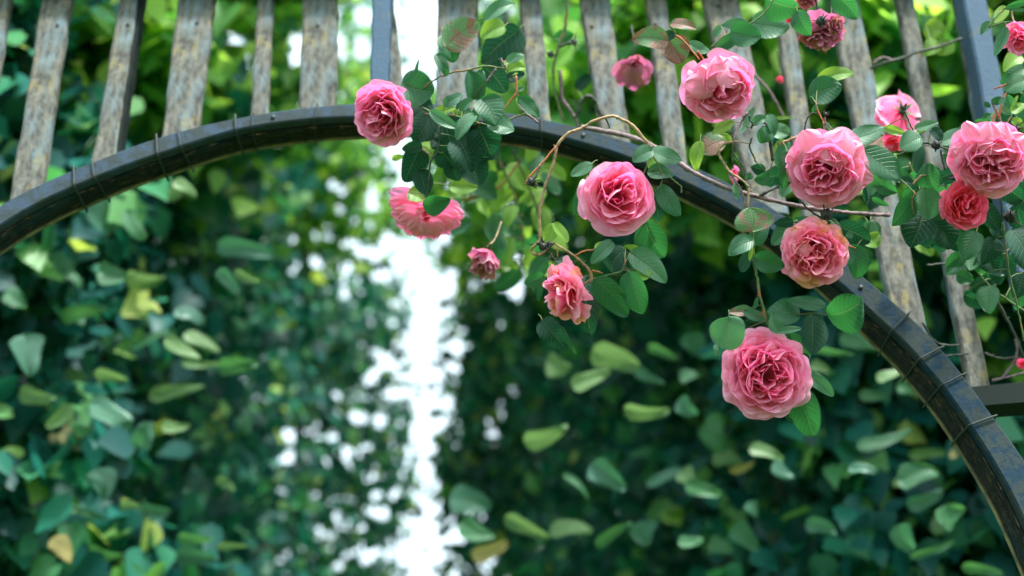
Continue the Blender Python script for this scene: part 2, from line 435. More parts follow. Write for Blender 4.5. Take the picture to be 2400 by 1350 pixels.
SL = [  # TL, TR, BR, BL
    ((-40, -60), (31, -60), (-70, 560), (-140, 560)),
    ((107, -60), (174, -60), (92, 470), (16, 500)),
    ((290, -60), (330, -60), (266, 390), (211, 400)),
    ((423, -60), (509, -60), (460, 330), (376, 340)),
    ((604, -60), (641, -60), (626, 300), (586, 300)),
    ((710, -60), (792, -60), (786, 290), (700, 290)),
    ((1027, -60), (1121, -60), (1117, 290), (1021, 290)),
    ((1212, -60), (1262, -60), (1293, 310), (1247, 310)),
    ((1350, -60), (1420, -60), (1484, 370), (1415, 360)),
    ((1508, -60), (1555, -60), (1616, 410), (1564, 410)),
    ((1634, -60), (1718, -60), (1850, 500), (1766, 490)),
    ((1806, -60), (1848, -60), (1938, 560), (1893, 560)),
    ((1934, -60), (2000, -60), (2178, 800), (2098, 780)),
    ((2091, -60), (2132, -60), (2326, 930), (2272, 920)),
]
for i, s in enumerate(SL):
    slat("slat", *s, Y_SLAT, 0.018, M_SLAT, seed=i)
slat("slat", (326, -60), (340, -60), (276, 380), (262, 390), Y_SLAT + 0.004, 0.03, M_BEAM, seed=40)
slat("slat", (895, -60), (914, -60), (955, 260), (880, 260), Y_SLAT + 0.01, 0.02, M_SLAT, seed=41)
slat("post", (872, -60), (916, -60), (909, 262), (866, 262), Y_ARCH + 0.018, 0.03, M_POST, seed=42)
slat("slat", (2230, -60), (2262, -60), (2338, 330), (2300, 330), Y_SLAT, 0.02, M_SLAT, seed=43)
slat("post", (2246, -60), (2300, -60), (2452, 700), (2398, 700), Y_ARCH + 0.03, 0.04, M_POST, seed=44)
slat("cross_rail", (2262, 908), (2560, 880), (2560, 930), (2290, 951), Y_ARCH + 0.05, 0.045, M_BEAM, seed=45)
# top rail (its lower edge just inside the frame)
mb = MB()
a = WF(-250, -34, Y_SLAT - 0.02); b = WF(2650, -34, Y_SLAT - 0.02)
c = (a + b) / 2 + np.array([0, 0.012, 0.045]); mb.box(c, [np.array([(b[0] - a[0]) / 2, 0, 0]), np.array([0, 0.0165, 0]), np.array([0, 0, 0.045])])
mb.build("top_rail", M_RAILTOP, arch, smooth=False)
for x, y in ((300, 58), (745, 60), (1683, 14), (1388, 62), (135, 60), (462, 54), (1060, 60), (1536, 56), (1978, 50)):
    mb = MB(); c = WF(x, y, Y_SLAT); mb.tube([c + np.array([0, -.002, 0]), c + np.array([0, .001, 0])], .0028, 8); mb.build("nail_head", M_WIRE, arch)
# sides of the arch below the frame down to the ground
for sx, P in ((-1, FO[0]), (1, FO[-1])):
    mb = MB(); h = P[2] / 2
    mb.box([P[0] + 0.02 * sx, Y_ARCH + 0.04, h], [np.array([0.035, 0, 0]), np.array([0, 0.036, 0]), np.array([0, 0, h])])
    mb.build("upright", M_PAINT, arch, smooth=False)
# wire ties wound round the arch
def tie(i, lean=0.0, w=0.0011, down=1.0):
    A, B = FO[i], FI[i]
    t = unit(FO[min(i + 1, n - 1)] - FO[i - 1]); dr = unit(B - A); e = 0.0032
    y0, y1 = Y_ARCH - e, Y_ARCH + 0.02 + dep[i] + 0.004
    loop = []
    seq = [(A - dr * e, y1), (A - dr * e, y0), (B + dr * e, y0), (B + dr * 0.006, y1 + 0.004), (A - dr * e, y1)]
    for k, (p, y) in enumerate(seq):
        q = p.copy() + t * lean * k * 0.25; q[1] = y; loop.append(q)
    L = []
    for k in range(len(loop) - 1):
        for s_ in np.linspace(0, 1, 6, endpoint=False): L.append(loop[k] * (1 - s_) + loop[k + 1] * s_)
    L.append(loop[-1])
    mb = MB(); mb.tube(np.array(L), w, 6)
    mb.build("wire_tie", M_WIRE, arch)
for x, lean, w in ((172, .004, .0014), (205, .02, .0009), (362, .006, .0014), (404, .02, .0009), (545, .003, .0015), (600, -.004, .0009), (757, -.015, .0008),
                   (1268, .004, .0010), (1530, -.01, .001), (2130, .004, .0010), (2205, -.010, .0012), (2262, -.012, .0010), (2335, -.010, .0012)):
    tie(int(np.argmin(abs(arcx - x))), lean, w)
for x in (1360, 640, 2030):
    i = int(np.argmin(abs(arcx - x))); c = (FO[i] * .5 + FI[i] * .5)
    mb = MB(); mb.tube([c + np.array([0, -.002, 0]), c + np.array([0, -.0005, 0])], .003, 8); mb.build("nail_head", M_WIRE, arch)

# ------------------------------------------------------------------ rose leaves
def rose_leaf(b, t, width, d, tone, parent, seed, label=None, dtip=None, heart=False):
    rng = np.random.default_rng(seed)
    L2 = math.hypot(t[0] - b[0], t[1] - b[1])
    if dtip is None: dtip = rng.uniform(-0.25, 0.25) * L2 * d / F
    B = W(b[0], b[1], d); T = W(t[0], t[1], d + dtip)
    ax = T - B; L = np.linalg.norm(ax); ax = ax / L
    view = unit((B + T) / 2 - CAM)
    side0 = unit(np.cross(view, ax))
    a = rng.uniform(8, 36) * (1 if rng.random() < .5 else -1)
    def nrm(a_): s_ = math.cos(a_) * side0 + math.sin(a_) * view; return s_, np.cross(s_, ax)
    if tone in 'gbl':     # faces the sky
        a = abs(a); s1, n1 = nrm(math.radians(a)); s2, n2 = nrm(math.radians(-a))
        f1 = n1 if np.dot(n1, -view) > 0 else -n1; f2 = n2 if np.dot(n2, -view) > 0 else -n2
        if f2[2] > f1[2]: a = -a
    s, nn = nrm(math.radians(a))
    if np.dot(nn, -view) < 0: nn = -nn; s = -s
    wd = width * d / F / math.cos(math.radians(a)) * 1.13
    rows, cols = 46, 10
    v = np.linspace(0, 1, rows); u = np.linspace(-1, 1, cols + 1)
    pw = rng.uniform(0.50, 0.62)
    half = np.sin(math.pi * v ** rng.uniform(0.72, 0.86)) ** pw
    half = np.maximum(half, 0) * (1 - 0.12 * v)
    if heart:
        half = np.minimum(1, ((v + .02) / .16) ** .55) * (1 - v) ** rng.uniform(.34, .58) * 1.04
    half[0] = 0.02; half[-1] = 0.0
    tooth = np.where(np.arange(rows) % 2 == 0, 1.0, 0.89)
    U, V = np.meshgrid(u, v)
    hw = half[:, None] * np.where(abs(U) > 0.99, tooth[:, None], 0.95 if False else 1.0)
    X = U * hw * wd / 2
    Yl = V * L - (abs(U) ** 1.5) * (0.20 if heart else 0.05) * L * (1 - V) ** 2
    k = (V - 0.30 * abs(U)) * 8
    quilt = np.cos((k - 0.5) * 2 * math.pi)
    fold = rng.uniform(0.10, 0.38)
    H = abs(U) * hw * wd / 2 * fold - quilt * abs(U) ** 0.6 * (1 - abs(U) ** 3) * wd * 0.012 * rng.uniform(.6, 1.5) * half[:, None]
    ph = rng.uniform(0, 6, 3)
    H += wd * 0.05 * np.sin(V * 7 + ph[0] + U * 1.5) * abs(U) ** 2
    if width > 1.2 * L2: H = H * .35
    cv = rng.uniform(-0.06, 0.16) * (.3 if width > 1.2 * L2 else 1)
    H += -cv * L * (2 * V - 1) ** 2 + cv * L
    H += wd * 0.03 * np.sin(3 * U + ph[1]) * V
    if heart: H = H * 0.8 + wd * .10 * np.sin(U * 2.5 + ph[2]) * (V ** 2)
    bend = rng.uniform(-0.08, 0.08) * wd * (2.2 if heart else 1)
    X = X + bend * np.sin(math.pi * V)
    P = B + X[..., None] * s + Yl[..., None] * ax + H[..., None] * nn
    mb = MB(); mb.grid(P, uv=np.stack([U, V], -1))
    o = mb.build("leaf", LEAF[tone], parent, origin=B)
    if label: o["label"] = label
    return o

NL = [0]
def shoot(label, depth, stems, leaves, hips=(), group="shoots of the climbing rose", name="rose_shoot", fallback='green'):
    """stems: (material, radius_px, [(x,y[,ddepth]),...]); leaves: (bx,by,tx,ty,w,tone[,ddepth])"""
    if stems: p0 = stems[0][2][0]
    else: p0 = leaves[0][:2]
    root = empty(name, W(p0[0], p0[1], depth), label=label, cat="rose branch", group=group)
    poly = []
    by = {}; allst = []
    for st in stems:
        mk, r, pts = st
        P = np.array([(p[0], p[1], depth + (p[2] if len(p) > 2 else 0)) for p in pts], float)
        S = smooth_line(P, 7)
        rng = np.random.default_rng(int(P[0, 0] * 7 + P[0, 1]))
        S[1:-1, :2] += rng.normal(0, .5, (len(S) - 2, 2))
        Wd = np.array([W(*q) for q in S])
        rad = 1.15 * r * depth / F * np.linspace(1.08, 0.85, len(S)) * (1 + 0.12 * rng.normal(0, 1, len(S)))
        by[mk] = MB(); by[mk].tube(Wd, rad, 7); allst.append((mk, by[mk]))
        poly.append(S)
        # thorns
        if r > 2.2:
            for q in range(3, len(S) - 2, 9):
                sdn = rng.choice([-1, 1]); c = S[q]
                tp = c + np.array([sdn * (r + 6), -3 - r, 0]); by[mk].tube([W(*(c * .9 + S[q - 1] * .1)), W(*(c * .5 + tp * .5)), W(*tp)], [r * .7 * depth / F, r * .35 * depth / F, .0001], 5)
    allp = np.concatenate(poly) if poly else None
    pet = MB(); has = False
    for lf in leaves:
        NL[0] += 1
        bx, by_, tx, ty, w, tone = lf[:6]; dd = lf[6] if len(lf) > 6 else 0.0
        lab = lf[7] if len(lf) > 7 else None
        rng = np.random.default_rng(NL[0] * 13 + 5)
        dl = depth + dd + rng.uniform(-0.015, 0.015)
        rose_leaf((bx, by_), (tx, ty), w, dl, tone, root, NL[0] * 31 + 7, lab)
        if w >= 18:
            tgt = None
            if allp is not None:
                dist = np.hypot(allp[:, 0] - bx, allp[:, 1] - by_); j = int(np.argmin(dist))
                if 4 < dist[j] < 62: tgt = allp[j]
                elif dist[j] <= 4: tgt = False
            if tgt is None:
                v = np.array([bx - tx, by_ - ty], float); v = v / np.linalg.norm(v)
                tgt = np.array([bx + v[0] * 16, by_ + v[1] * 16 - 3, dl + 0.012])
            if tgt is not False:
                mid = np.array([(bx + tgt[0]) / 2, (by_ + tgt[1]) / 2 - 3, (dl + tgt[2]) / 2])
                S = smooth_line([(bx, by_, dl), mid, tgt], 5)
                pet = MB(); pet.tube(np.array([W(*q) for q in S]), 1.1 * depth / F, 5); pet.build('petiole', M_GREEN, root)
    for mk, m_ in allst:
        m_.build("stem", STEMM[mk], root)
    for h in hips:
        x, y, r = h[:3]; dd = h[3] if len(h) > 3 else 0
        dried_hip(x, y, r, depth + dd, root, int(x + y))
    return root

def ball(mb, c, r, seed, rough=0.12, sq=(1, 1, 1), m=10, n_=14):
    rng = np.random.default_rng(seed); ph = rng.uniform(0, 6, 4)
    th = np.linspace(0.001, math.pi - 0.001, m); p = np.linspace(0, 2 * math.pi, n_, endpoint=False)
    T, Pp = np.meshgrid(th, p, indexing='ij')
    rr = r * (1 + rough * np.sin(3 * Pp + ph[0]) * np.sin(2 * T + ph[1]) + rough * .6 * np.sin(5 * Pp + ph[2] + 3 * T))
    P = np.stack([rr * np.sin(T) * np.cos(Pp) * sq[0], rr * np.sin(T) * np.sin(Pp) * sq[1], rr * np.cos(T) * sq[2]], -1) + np.asarray(c)
    mb.grid(P, closed=True)

def dried_hip(x, y, r, d, root, seed):
    rng = np.random.default_rng(seed); mb = MB(); c = W(x, y, d); R = r * d / F
    ball(mb, c, R * .8, seed, 0.18)
    for k in range(11):         # curled remains of sepals and stamens
        v = unit(rng.normal(0, 1, 3)); v = v - 0.3 * FWD
        w_ = unit(rng.normal(0, 1, 3))
        L = R * rng.uniform(1.2, 2.0)
        mb.tube([c + v * R * .5, c + v * (L * .7) + w_ * R * .2, c + v * L + w_ * R * .55], [R * .13, R * .1, R * .02], 5)
    mb.build("dried_hip", M_HIP, root)

# ------------------------------------------------------------------ roses
def petal_grid(rng, R, k, th0, op=0.0, loose=0.0, rag=0.0, cup=1.0, Rk=None, rp=0.85, wid=1.0):
    m, n_ = 15, 23
    s = np.linspace(0.0, 1, m); u = np.linspace(-1, 1, n_)
    U, S = np.meshgrid(u, s)
    Rp = R * (0.13 + 0.87 * k ** rp) if Rk is None else Rk
    Hp = R * (0.70 - 0.16 * k) * cup * rng.uniform(.90, 1.08)
    phm = math.radians(102 - 34 * k ** 3 - 18 * op * k + rng.uniform(-8, 8))
    a = (1.20 - 0.50 * k) * rng.uniform(.7, 1.12) * wid
    wf = 0.30 + 0.70 * np.sin(np.clip(S * 1.25, 0, 1) * math.pi / 2)
    edge = 1 - (0.17 + .05 * rag) * abs(U) ** 3.4 + (0.018 + 0.04 * rag) * np.cos(5 * U + rng.uniform(0, 6)) - 0.05 * np.exp(-(U * 6) ** 2) * rng.uniform(0, 1.6)
    Se = S * edge
    ph = phm * Se
    TH = th0 + U * a * wf
    r = Rp * np.sin(ph); z = Hp * (1 - np.cos(ph))
    c = smoothstep(0.70, 1.0, S)
    curl = (0.03 + 0.13 * k + 0.12 * op * k) * rng.uniform(.3, 1.5)
    r = r + curl * R * c ** 1.6
    z = z - curl * R * 0.85 * c ** 2 * (0.4 + k)
    # side edges lift away, ruffles grow to the rim
    p = rng.uniform(0, 6.28, 8)
    am = R * (0.024 + 0.018 * (1 - k) + 0.038 * rag) * S ** 2.5
    r = r + am * (np.sin(3.6 * U + p[0]) + 0.5 * np.sin(7.5 * U + p[1] + 2 * S) + (.02 + .16 * rag) * S ** 4 * np.sin(15 * U + p[6]))
    z = z + am * (0.9 * np.sin(4.2 * U + p[2]) + 0.45 * np.sin(9 * U + p[3]) + (.02 + .16 * rag) * S ** 4 * np.sin(17 * U + p[7]))
    # crumpled hearts
    inner = max(0, 1 - k * 1.55)
    r = r + inner * Rp * 0.50 * np.sin(2.7 * U + p[4]) * S ** 1.2
    TH = TH + inner * 0.35 * np.sin(4.0 * S + p[5]) 
    X = r * np.cos(TH); Y = r * np.sin(TH); Z = z
    # small rigid tilt of every petal
    tl = rng.normal(0, 0.07 + 0.13 * inner + 0.16 * loose, 2)
    Z = Z + X * tl[0] + Y * tl[1]; X = X - z * tl[0] * .8; Y = Y - z * tl[1] * .8
    if loose > 0:
        Z = Z - loose * R * 0.35 * k * S ** 2
    off = inner * R * 0.07 * rng.normal(0, 1, 2)
    P = np.stack([X + off[0] * S, Y + off[1] * S, Z], -1)
    return P, np.broadcast_to(S, P.shape[:2]), np.stack([U * .5 + .5, S], -1)

RN = [0]
def rose(label, px, py, diam, d, axis, tint='pink', n_pet=62, n_out=13, op=0.0, loose=0.0, rag=0.0, cup=1.0, squash=(1, 1), calyx=True,
         stem=None, kmin=0.0, extra=(), cat="rose", lift=0.33, spin=None, flare=None, rp=None):
    RN[0] += 1; seed = RN[0] * 101 + 17
    rng = np.random.default_rng(seed)
    R = diam / 2 * d / F * 0.955
    Z = camvec(*axis)
    ref = UP if abs(np.dot(Z, UP)) < 0.9 else RIGHT
    X = unit(np.cross(ref, Z)); Y = np.cross(Z, X)
    sp = rng.uniform(0, 6.28) if spin is None else spin
    cen = W(px, py, d)
    base = cen - Z * R * lift
    if flare: pass
    Mx = np.stack([X, Y, Z], 0)
    def tw(P):
        Q = P.copy() @ Mx
        # optional squash in the image plane
        if squash != (1, 1):
            off = Q - Z * R * lift
            q = Q + base - cen
            rx, uy = q @ RIGHT, q @ UP
            Q = Q + (rx * (squash[0] - 1))[..., None] * RIGHT + (uy * (squash[1] - 1))[..., None] * UP
        return Q + base
    root = empty("rose", base, label=label, cat=cat, group="pink roses on the arch")
    heart = MB(); ga = 2.399963
    for i in range(n_pet):
        k = kmin + (1 - kmin) * (i + 0.5) / n_pet
        th = sp + i * ga + rng.normal(0, .25)
        P, S, uv = petal_grid(rng, R, k, th, op, loose, rag, cup, rp=rp if rp else (0.68 if n_pet > 60 else 0.85), wid=0.95 if n_pet > 60 else 1.0)
        tone = rng.uniform(0, 1) * (0.25 + 0.75 * k)
        if i >= n_pet - n_out:
            mb = MB(); mb.grid(tw(P), attrs={"along": S, "tone": np.full(S.shape, tone)}, uv=uv)
            mb.build("petal", PETAL[tint], root, origin=base)
        else:
            heart.grid(tw(P), attrs={"along": S, "tone": np.full(S.shape, tone)}, uv=uv)
    heart.build("inner_petals", PETAL[tint], root, origin=base)
    for (ang, r0, r1, wd, z0, z1, pt) in extra:   # single loose petals: direction, reach, width, heights, pointedness
        vv, uu = np.meshgrid(np.linspace(0, 1, 14), np.linspace(-1, 1, 15), indexing='ij')
        w_ = wd * np.sin(math.pi * np.clip(vv * .5 + .5 * vv ** pt * .62 + .14, 0, 1)) ** .7 * (1 - 0.0 * vv)
        rr = r0 + (r1 - r0) * vv - 0.10 * uu ** 2 * wd
        zz = z0 + (z1 - z0) * vv - 0.16 * wd * uu ** 2 + (.03 if max(e_[2] for e_ in extra) < 2 else .10) * np.sin(9 * uu + ang * 3) * vv ** 2 - .10 * vv ** 3 + .025 * np.sin(6 * uu + ang) * vv
        aa = math.radians(ang)
        # image-plane directions expressed in the rose frame
        e1 = unit(RIGHT * math.cos(aa) + UP * math.sin(aa)); e1 = unit(e1 - Z * np.dot(e1, Z)); e2 = np.cross(Z, e1)
        Pw = base + R * (rr[..., None] * e1 + (uu * w_)[..., None] * e2 + zz[..., None] * Z)
        mb = MB(); mb.grid(Pw, attrs={"along": 0.35 + .65 * vv, "tone": np.full(vv.shape, 1.0)}, uv=np.stack([uu * .5 + .5, vv], -1))
        mb.build("petal", PETAL[tint], root, origin=base)
    if calyx:
        mb = MB()
        T, A = np.meshgrid(np.linspace(0, 1, 8), np.linspace(0, 2 * math.pi, 12, endpoint=False), indexing='ij')
        rr = R * np.array([0.03, .06, .10, .13, .13, .11, .12, .16])[:, None] + 0 * A
        P = np.stack([rr * np.cos(A), rr * np.sin(A), -R * 0.34 * (1 - T) + R * 0.04], -1)
        mb.grid(tw(P), closed=True)
        for q in range(5):
            aa = q * 1.2566 + sp; tt_ = np.linspace(0, 1, 7); uu = np.linspace(-1, 1, 3)
            UU, TT = np.meshgrid(uu, tt_)
            w_ = 0.11 * R * (1 - TT) ** .7
            rad = R * (0.10 + 0.5 * TT); zz = R * (0.0 - 0.25 * np.sin(TT * 2.2) + 0.05)
            P = np.stack([rad * math.cos(aa) - UU * w_ * math.sin(aa), rad * math.sin(aa) + UU * w_ * math.cos(aa), zz - abs(UU) * w_ * .3], -1)
            mb.grid(tw(P))
        mb.build("calyx", M_CALYX, root, origin=base)
    if stem:
        mk, r, pts = stem
        q = [tw(np.array([[0, 0, -R * .28]]))[0]] + [W(p[0], p[1], d + (p[2] if len(p) > 2 else 0.03)) for p in pts]
        mb = MB(); mb.tube(smooth_line(q, 6), r * d / F, 7); mb.build("flower_stalk", STEMM[mk], root, origin=base)
    return root

D0 = 1.62
rose("large fully open pink rose hanging lowest, below all the other blooms", 1796, 877, 205, D0, (0.02, 0.02, 1), n_pet=92, n_out=15, rag=.45, loose=.1,
     extra=[(12, .6, 1.10, .26, .22, .18, 1.5), (75, .6, 1.06, .34, .25, .2, 1.5)],
     stem=('green', 2.6, [(1816, 776, .02)]))
rose("round cupped pink rose in front of the curved rail, with a neat swirled heart", 1450, 462, 180, D0, (0.10, 0.03, 1), n_pet=46, n_out=12, rag=.05, cup=1.0,
     stem=('green', 2.4, [(1500, 420, .04), (1530, 355, .03)]))
rose("pink rose against the slats at the top, its pale petals folded over the upper left", 1691, 207, 165, D0 + .01, (0.16, -0.40, .9), n_pet=66, n_out=12, rag=.35, loose=.2,
     extra=[(168, .36, 1.16, .40, .68, .48, 1.6), (196, .6, 1.08, .24, .4, .3, 1.4), (135, .35, 1.02, .36, .76, .48, 1.5), (104, .38, 1.04, .42, .80, .50, 1.5), (70, .30, 1.04, .46, .80, .46, 1.5), (88, .18, .74, .36, .92, .74, 1.5)],
     stem=('red', 2.6, [(1650, 142, .03), (1635, 120, .02)]))
rose("wide pink rose with a pointed top petal and a broad loose petal at right", 1934, 401, 186, D0, (-0.28, -0.36, .88), n_pet=76, n_out=13, rag=.4, loose=.25, op=.3,
     extra=[(118, .42, 1.24, .42, .62, .38, 3), (160, .50, 1.06, .36, .50, .40, 1.6), (66, .32, 1.18, .50, .72, .34, 2), (38, .5, 1.16, .40, .50, .24, 1.5), (-8, .5, 1.26, .34, .30, .26, 1.5), (-32, .6, 1.12, .34, .25, .12, 1.5)],
     stem=('brown', 2.4, [(1935, 327, .03), (1930, 285, .03)]))
rose("tattered pink rose with browning crumpled petals, directly under the dried hip", 1909, 595, 160, D0, (-0.05, -0.22, .96), 'aged', n_pet=72, n_out=12, rag=.6, loose=.2,
     extra=[(150, .25, .80, .26, .80, .62, 3.5), (130, .6, 1.08, .25, .4, .35, 3), (170, .5, 1.04, .3, .4, .2, 1.6)],
     stem=('dark', 2.4, [(1925, 510, .03)]))
rose("big pink rose cut off by the right edge of the picture, above the coral one", 2322, 376, 178, D0, (-0.20, -0.38, .9), n_pet=78, n_out=13, rag=.45, loose=.25,
     extra=[(124, .45, 1.34, .28, .62, .46, 1.6), (95, .30, 1.12, .36, .78, .52, 1.5), (76, .35, 1.10, .34, .74, .46, 1.6), (40, .45, 1.12, .40, .60, .34, 1.5), (165, .5, 1.08, .34, .45, .40, 1.5)],
     stem=('brown', 2.4, [(2345, 290, .03), (2330, 250, .03)]))
rose("small coral-red cupped rose tucked under the big pink one at the right", 2262, 482, 124, D0 + .02, (0.16, 0.02, 1), 'coral', n_pet=46, n_out=10, rag=0, cup=1.05)
rose("loose pink rose seen from the side, shedding petals below a thin bent stalk", 1320, 692, 150, D0, (-0.72, -0.30, .60), 'aged', n_pet=50, n_out=14, rag=.8, loose=.7, squash=(.86, 1.10), op=.5,
     stem=('brown', 2.4, [(1383, 655, .01), (1380, 631, .01)]))
rose("pink rose at the left end of the blooms, resting against the blue-grey post", 897, 268, 150, 1.70, (-0.26, -0.32, .9), n_pet=66, n_out=12, rag=.55, loose=.2,
     stem=('green', 2.4, [(975, 250, .04), (1010, 262, .04)]))
rose("blurred pink rose hanging face down like a skirt under dark leaves", 1000, 500, 70, 1.83, (-0.02, -.55, .83), n_pet=14, n_out=4, rag=.2, loose=.3,
     extra=[(150, .2, 2.9, .95, .0, -.5, 1.6), (168, .2, 2.75, .95, .15, -.2, 1.5), (190, .2, 2.6, .95, .2, 0, 1.5), (212, .2, 2.5, 1.0, .3, .2, 1.5), (235, .2, 2.35, 1.0, .35, .3, 1.5), (258, .2, 2.3, 1.0, .3, .3, 1.5), (282, .2, 2.3, 1.0, .35, .3, 1.5), (305, .2, 2.4, 1.0, .3, .2, 1.5),
            (328, .2, 2.6, .95, .25, .1, 1.5), (346, .2, 2.65, .9, .1, -.1, 1.5), (4, .2, 2.3, .8, 0, -.4, 1.5), (178, .2, 2.3, .7, .55, .3, 1.4), (200, .2, 2.1, .8, .8, .6, 1.4), (222, .2, 1.7, .6, 1.0, .9, 1.3), (245, .2, 1.95, .8, .95, .7, 1.4), (268, .2, 1.5, .6, 1.2, 1.1, 1.3), (290, .2, 1.9, .8, .95, .8, 1.4), (312, .2, 1.6, .6, 1.1, 1.0, 1.3), (335, .2, 2.1, .8, .75, .6, 1.4), (352, .2, 2.3, .7, .5, .3, 1.4)],
     stem=('dark', 2.2, [(1003, 440, .0), (1005, 423, 0)]))
rose("small withered pink bloom hanging beside the bright gap between the trees", 1135, 615, 88, 1.86, (-.25, -.85, .35), 'faded', n_pet=20, n_out=7, rag=.6, cup=1.75, squash=(.92, 1.1), lift=.7,
     stem=('brown', 2.0, [(1160, 560, .02), (1175, 520, .04)]))
rose("blurred dusky pink rose hanging downward between two slats", 1486, 150, 56, 2.00, (.06, -.6, .8), 'faded', n_pet=12, n_out=4, rag=.2,
     extra=[(228, .1, 2.3, .85, .1, -.3, 1.5), (250, .1, 2.6, .9, .3, .1, 1.5), (275, .1, 2.75, 1.0, .45, .3, 1.5), (298, .1, 2.6, .9, .3, .1, 1.5), (318, .1, 2.2, .85, .1, -.2, 1.5), (262, .1, 2.2, .85, .8, .7, 1.4), (288, .1, 2.3, .85, .85, .75, 1.4)],
     stem=('dark', 1.8, [(1488, 110, 0), (1480, 60, .02)]))
rose("faded magenta rose at the top, drooping under dark leaves in front of the slats", 1924, 88, 116, 1.76, (-.05, -.9, .35), 'faded', n_pet=36, n_out=11, rag=.8, loose=.4, op=.6, lift=.4,
     stem=('dark', 2.2, [(1915, 20, 0), (1912, -30, 0)]))
rose("smaller shrivelled pink bloom with brown edges beside the faded magenta rose", 1957, 58, 50, 1.74, (.5, -.2, .8), 'faded', n_pet=30, n_out=8, rag=.7,
     stem=('dark', 2.0, [(1948, 10, 0.02), (1940, -30, .02)]))
rose("half hidden faded pink rose cut off by the top edge of the picture", 1893, -2, 60, 1.76, (.1, -.7, .6), 'faded', n_pet=26, n_out=8, rag=.5)
rose("pink rose turned away behind a slat, its smooth outer petals showing", 2104, 274, 122, 1.90, (-.25, -.35, -.55), 'pink', n_pet=24, n_out=11, cup=1.1, rag=.1, kmin=.25,
     stem=('dark', 2.2, [(2130, 300, -.06), (2140, 330, -.05)]))
rose("dark pink bloom low behind the big ribbed leaf and the slats", 2095, 330, 62, 1.93, (-.2, -.8, .3), 'coral', n_pet=16, n_out=8, cup=1.3)
rose("ragged little pink rose at the top right corner with a yellow star of stamens", 2388, 92, 84, D0 + .02, (-.35, -.30, .85), 'pink', n_pet=30, n_out=10, rag=.9, loose=.5,
     stem=('brown', 2, [(2372, 35, .02), (2380, 14, .02)]))
rose("tiny red rosebud between two slats, far out of focus", 1828, 182, 20, 2.1, (0, -.9, .3), 'coral', n_pet=10, n_out=5, cup=2.0, cat="rosebud", stem=('dark', 1.4, [(1826, 150, .02), (1822, 120, .03)]))
rose("tiny red bud peeping out above the narrow slat near the top", 1851, 42, 26, 1.8, (-.3, -.5, .8), 'coral', n_pet=10, n_out=5, cup=1.6, cat="rosebud")
rose("sliver of a pale pink bloom showing behind the thin crossing twigs", 1722, 405, 30, 1.90, (-.2, -.6, .7), 'pink', n_pet=12, n_out=5, cup=1.8, cat="rosebud", squash=(.8, 1.7))
rose("red bud at the right edge of the picture beside the curled twig", 2397, 852, 30, 1.9, (-.4, 0, .9), 'coral', n_pet=12, n_out=5, cup=1.5, cat="rosebud", stem=('dark', 1.6, [(2412, 820, 0), (2420, 780, 0)]))

# ------------------------------------------------------------------ rose shoots with leaves
shoot("leafy shoot climbing in front of the slats above the pink rose at the post", 1.72, [
    ('green', 2.0, [(1187, 162), (1137, 155), (1100, 163), (1053, 172), (1010, 192), (985, 215, .01)]),
    ('cane', 2.4, [(1173, 138), (1181, 150), (1187, 162)]), ('cane', 2.4, [(1163, 162), (1150, 178), (1139, 192)]),
    ('red', 2.0, [(1210, 178), (1211, 213), (1203, 227), (1192, 241), (1180, 258)])],
    [(1047, 108, 1122, 52, 74, 'b', 0, "curled leaf with a big brown patch"), (1040, 82, 1064, 147, 54, 'm'), (1136, 44, 1206, 8, 32, 'g', .04), (1182, 62, 1125, 88, 46, 'l', .12), (1215, 72, 1128, 150, 84, 'd', .2),
     (1024, 128, 1049, 178, 28, 'm'), (944, 196, 1018, 214, 84, 'm'), (952, 232, 1016, 262, 56, 'd', .02), (1106, 232, 1099, 163, 44, 'm'), (1118, 232, 1130, 163, 42, 'm', .01),
     (1137, 158, 1186, 216, 60, 'd', .03), (1190, 168, 1233, 160, 34, 'l', .02), (1190, 186, 1230, 172, 26, 'd'), (1188, 142, 1231, 131, 22, 'g', .02),
     (973, 195, 982, 138, 9, 'g', .02), (1218, 228, 1264, 274, 36, 'm'), (1212, 232, 1240, 270, 14, 'l', .01), (1215, 212, 1230, 205, 12, 'g')])
shoot("dense dark leafy shoot spilling over the top of the curved rail", 1.70, [
    ('green', 1.9, [(1232, 265), (1197, 278), (1158, 293), (1117, 287), (1080, 275), (1040, 268)]),
    ('dark', 1.8, [(1040, 268), (1030, 320), (1025, 355), (1010, 380), (1005, 425)]),
    ('cane', 2.4, [(1262, 288), (1232, 265), (1215, 245)])],
    [(1041, 246, 1084, 222, 28, 'g'), (1130, 232, 1163, 294, 70, 'm', -.01), (1010, 262, 1076, 302, 28, 'g', -.02), (1113, 271, 1070, 329, 32, 'g', -.02), (1008, 272, 972, 336, 60, 'd', .02),
     (1042, 276, 1058, 345, 84, 'd', .02), (984, 266, 1012, 302, 34, 'g', .01), (1076, 256, 1108, 232, 24, 'g'), (1092, 262, 1120, 290, 30, 'm', .01), (1145, 292, 1206, 306, 44, 'g', -.02, "pale oval leaf lying on the rail"),
     (1122, 300, 1152, 368, 82, 'd', .01), (1072, 325, 1108, 404, 84, 'd', .02), (1030, 345, 1064, 394, 52, 'd', .02), (1140, 308, 1118, 376, 72, 'd', .03), (1102, 368, 1126, 434, 72, 'd', .03),
     (1060, 374, 1076, 424, 44, 'd', .03), (1085, 350, 1080, 300, 44, 'm', .04), (1020, 262, 1068, 252, 24, 'l', .02), (1060, 262, 1090, 278, 26, 'l', .02),
     (1125, 345, 1152, 330, 40, 'd'), (1100, 300, 1060, 292, 40, 'd', .02), (1160, 340, 1130, 372, 44, 'd', .02), (1020, 300, 990, 330, 46, 'd', .03), (1050, 320, 1010, 345, 40, 'd', .03), (1090, 240, 1075, 268, 30, 'd', .03), (1112, 250, 1140, 268, 34, 'm', .03)])
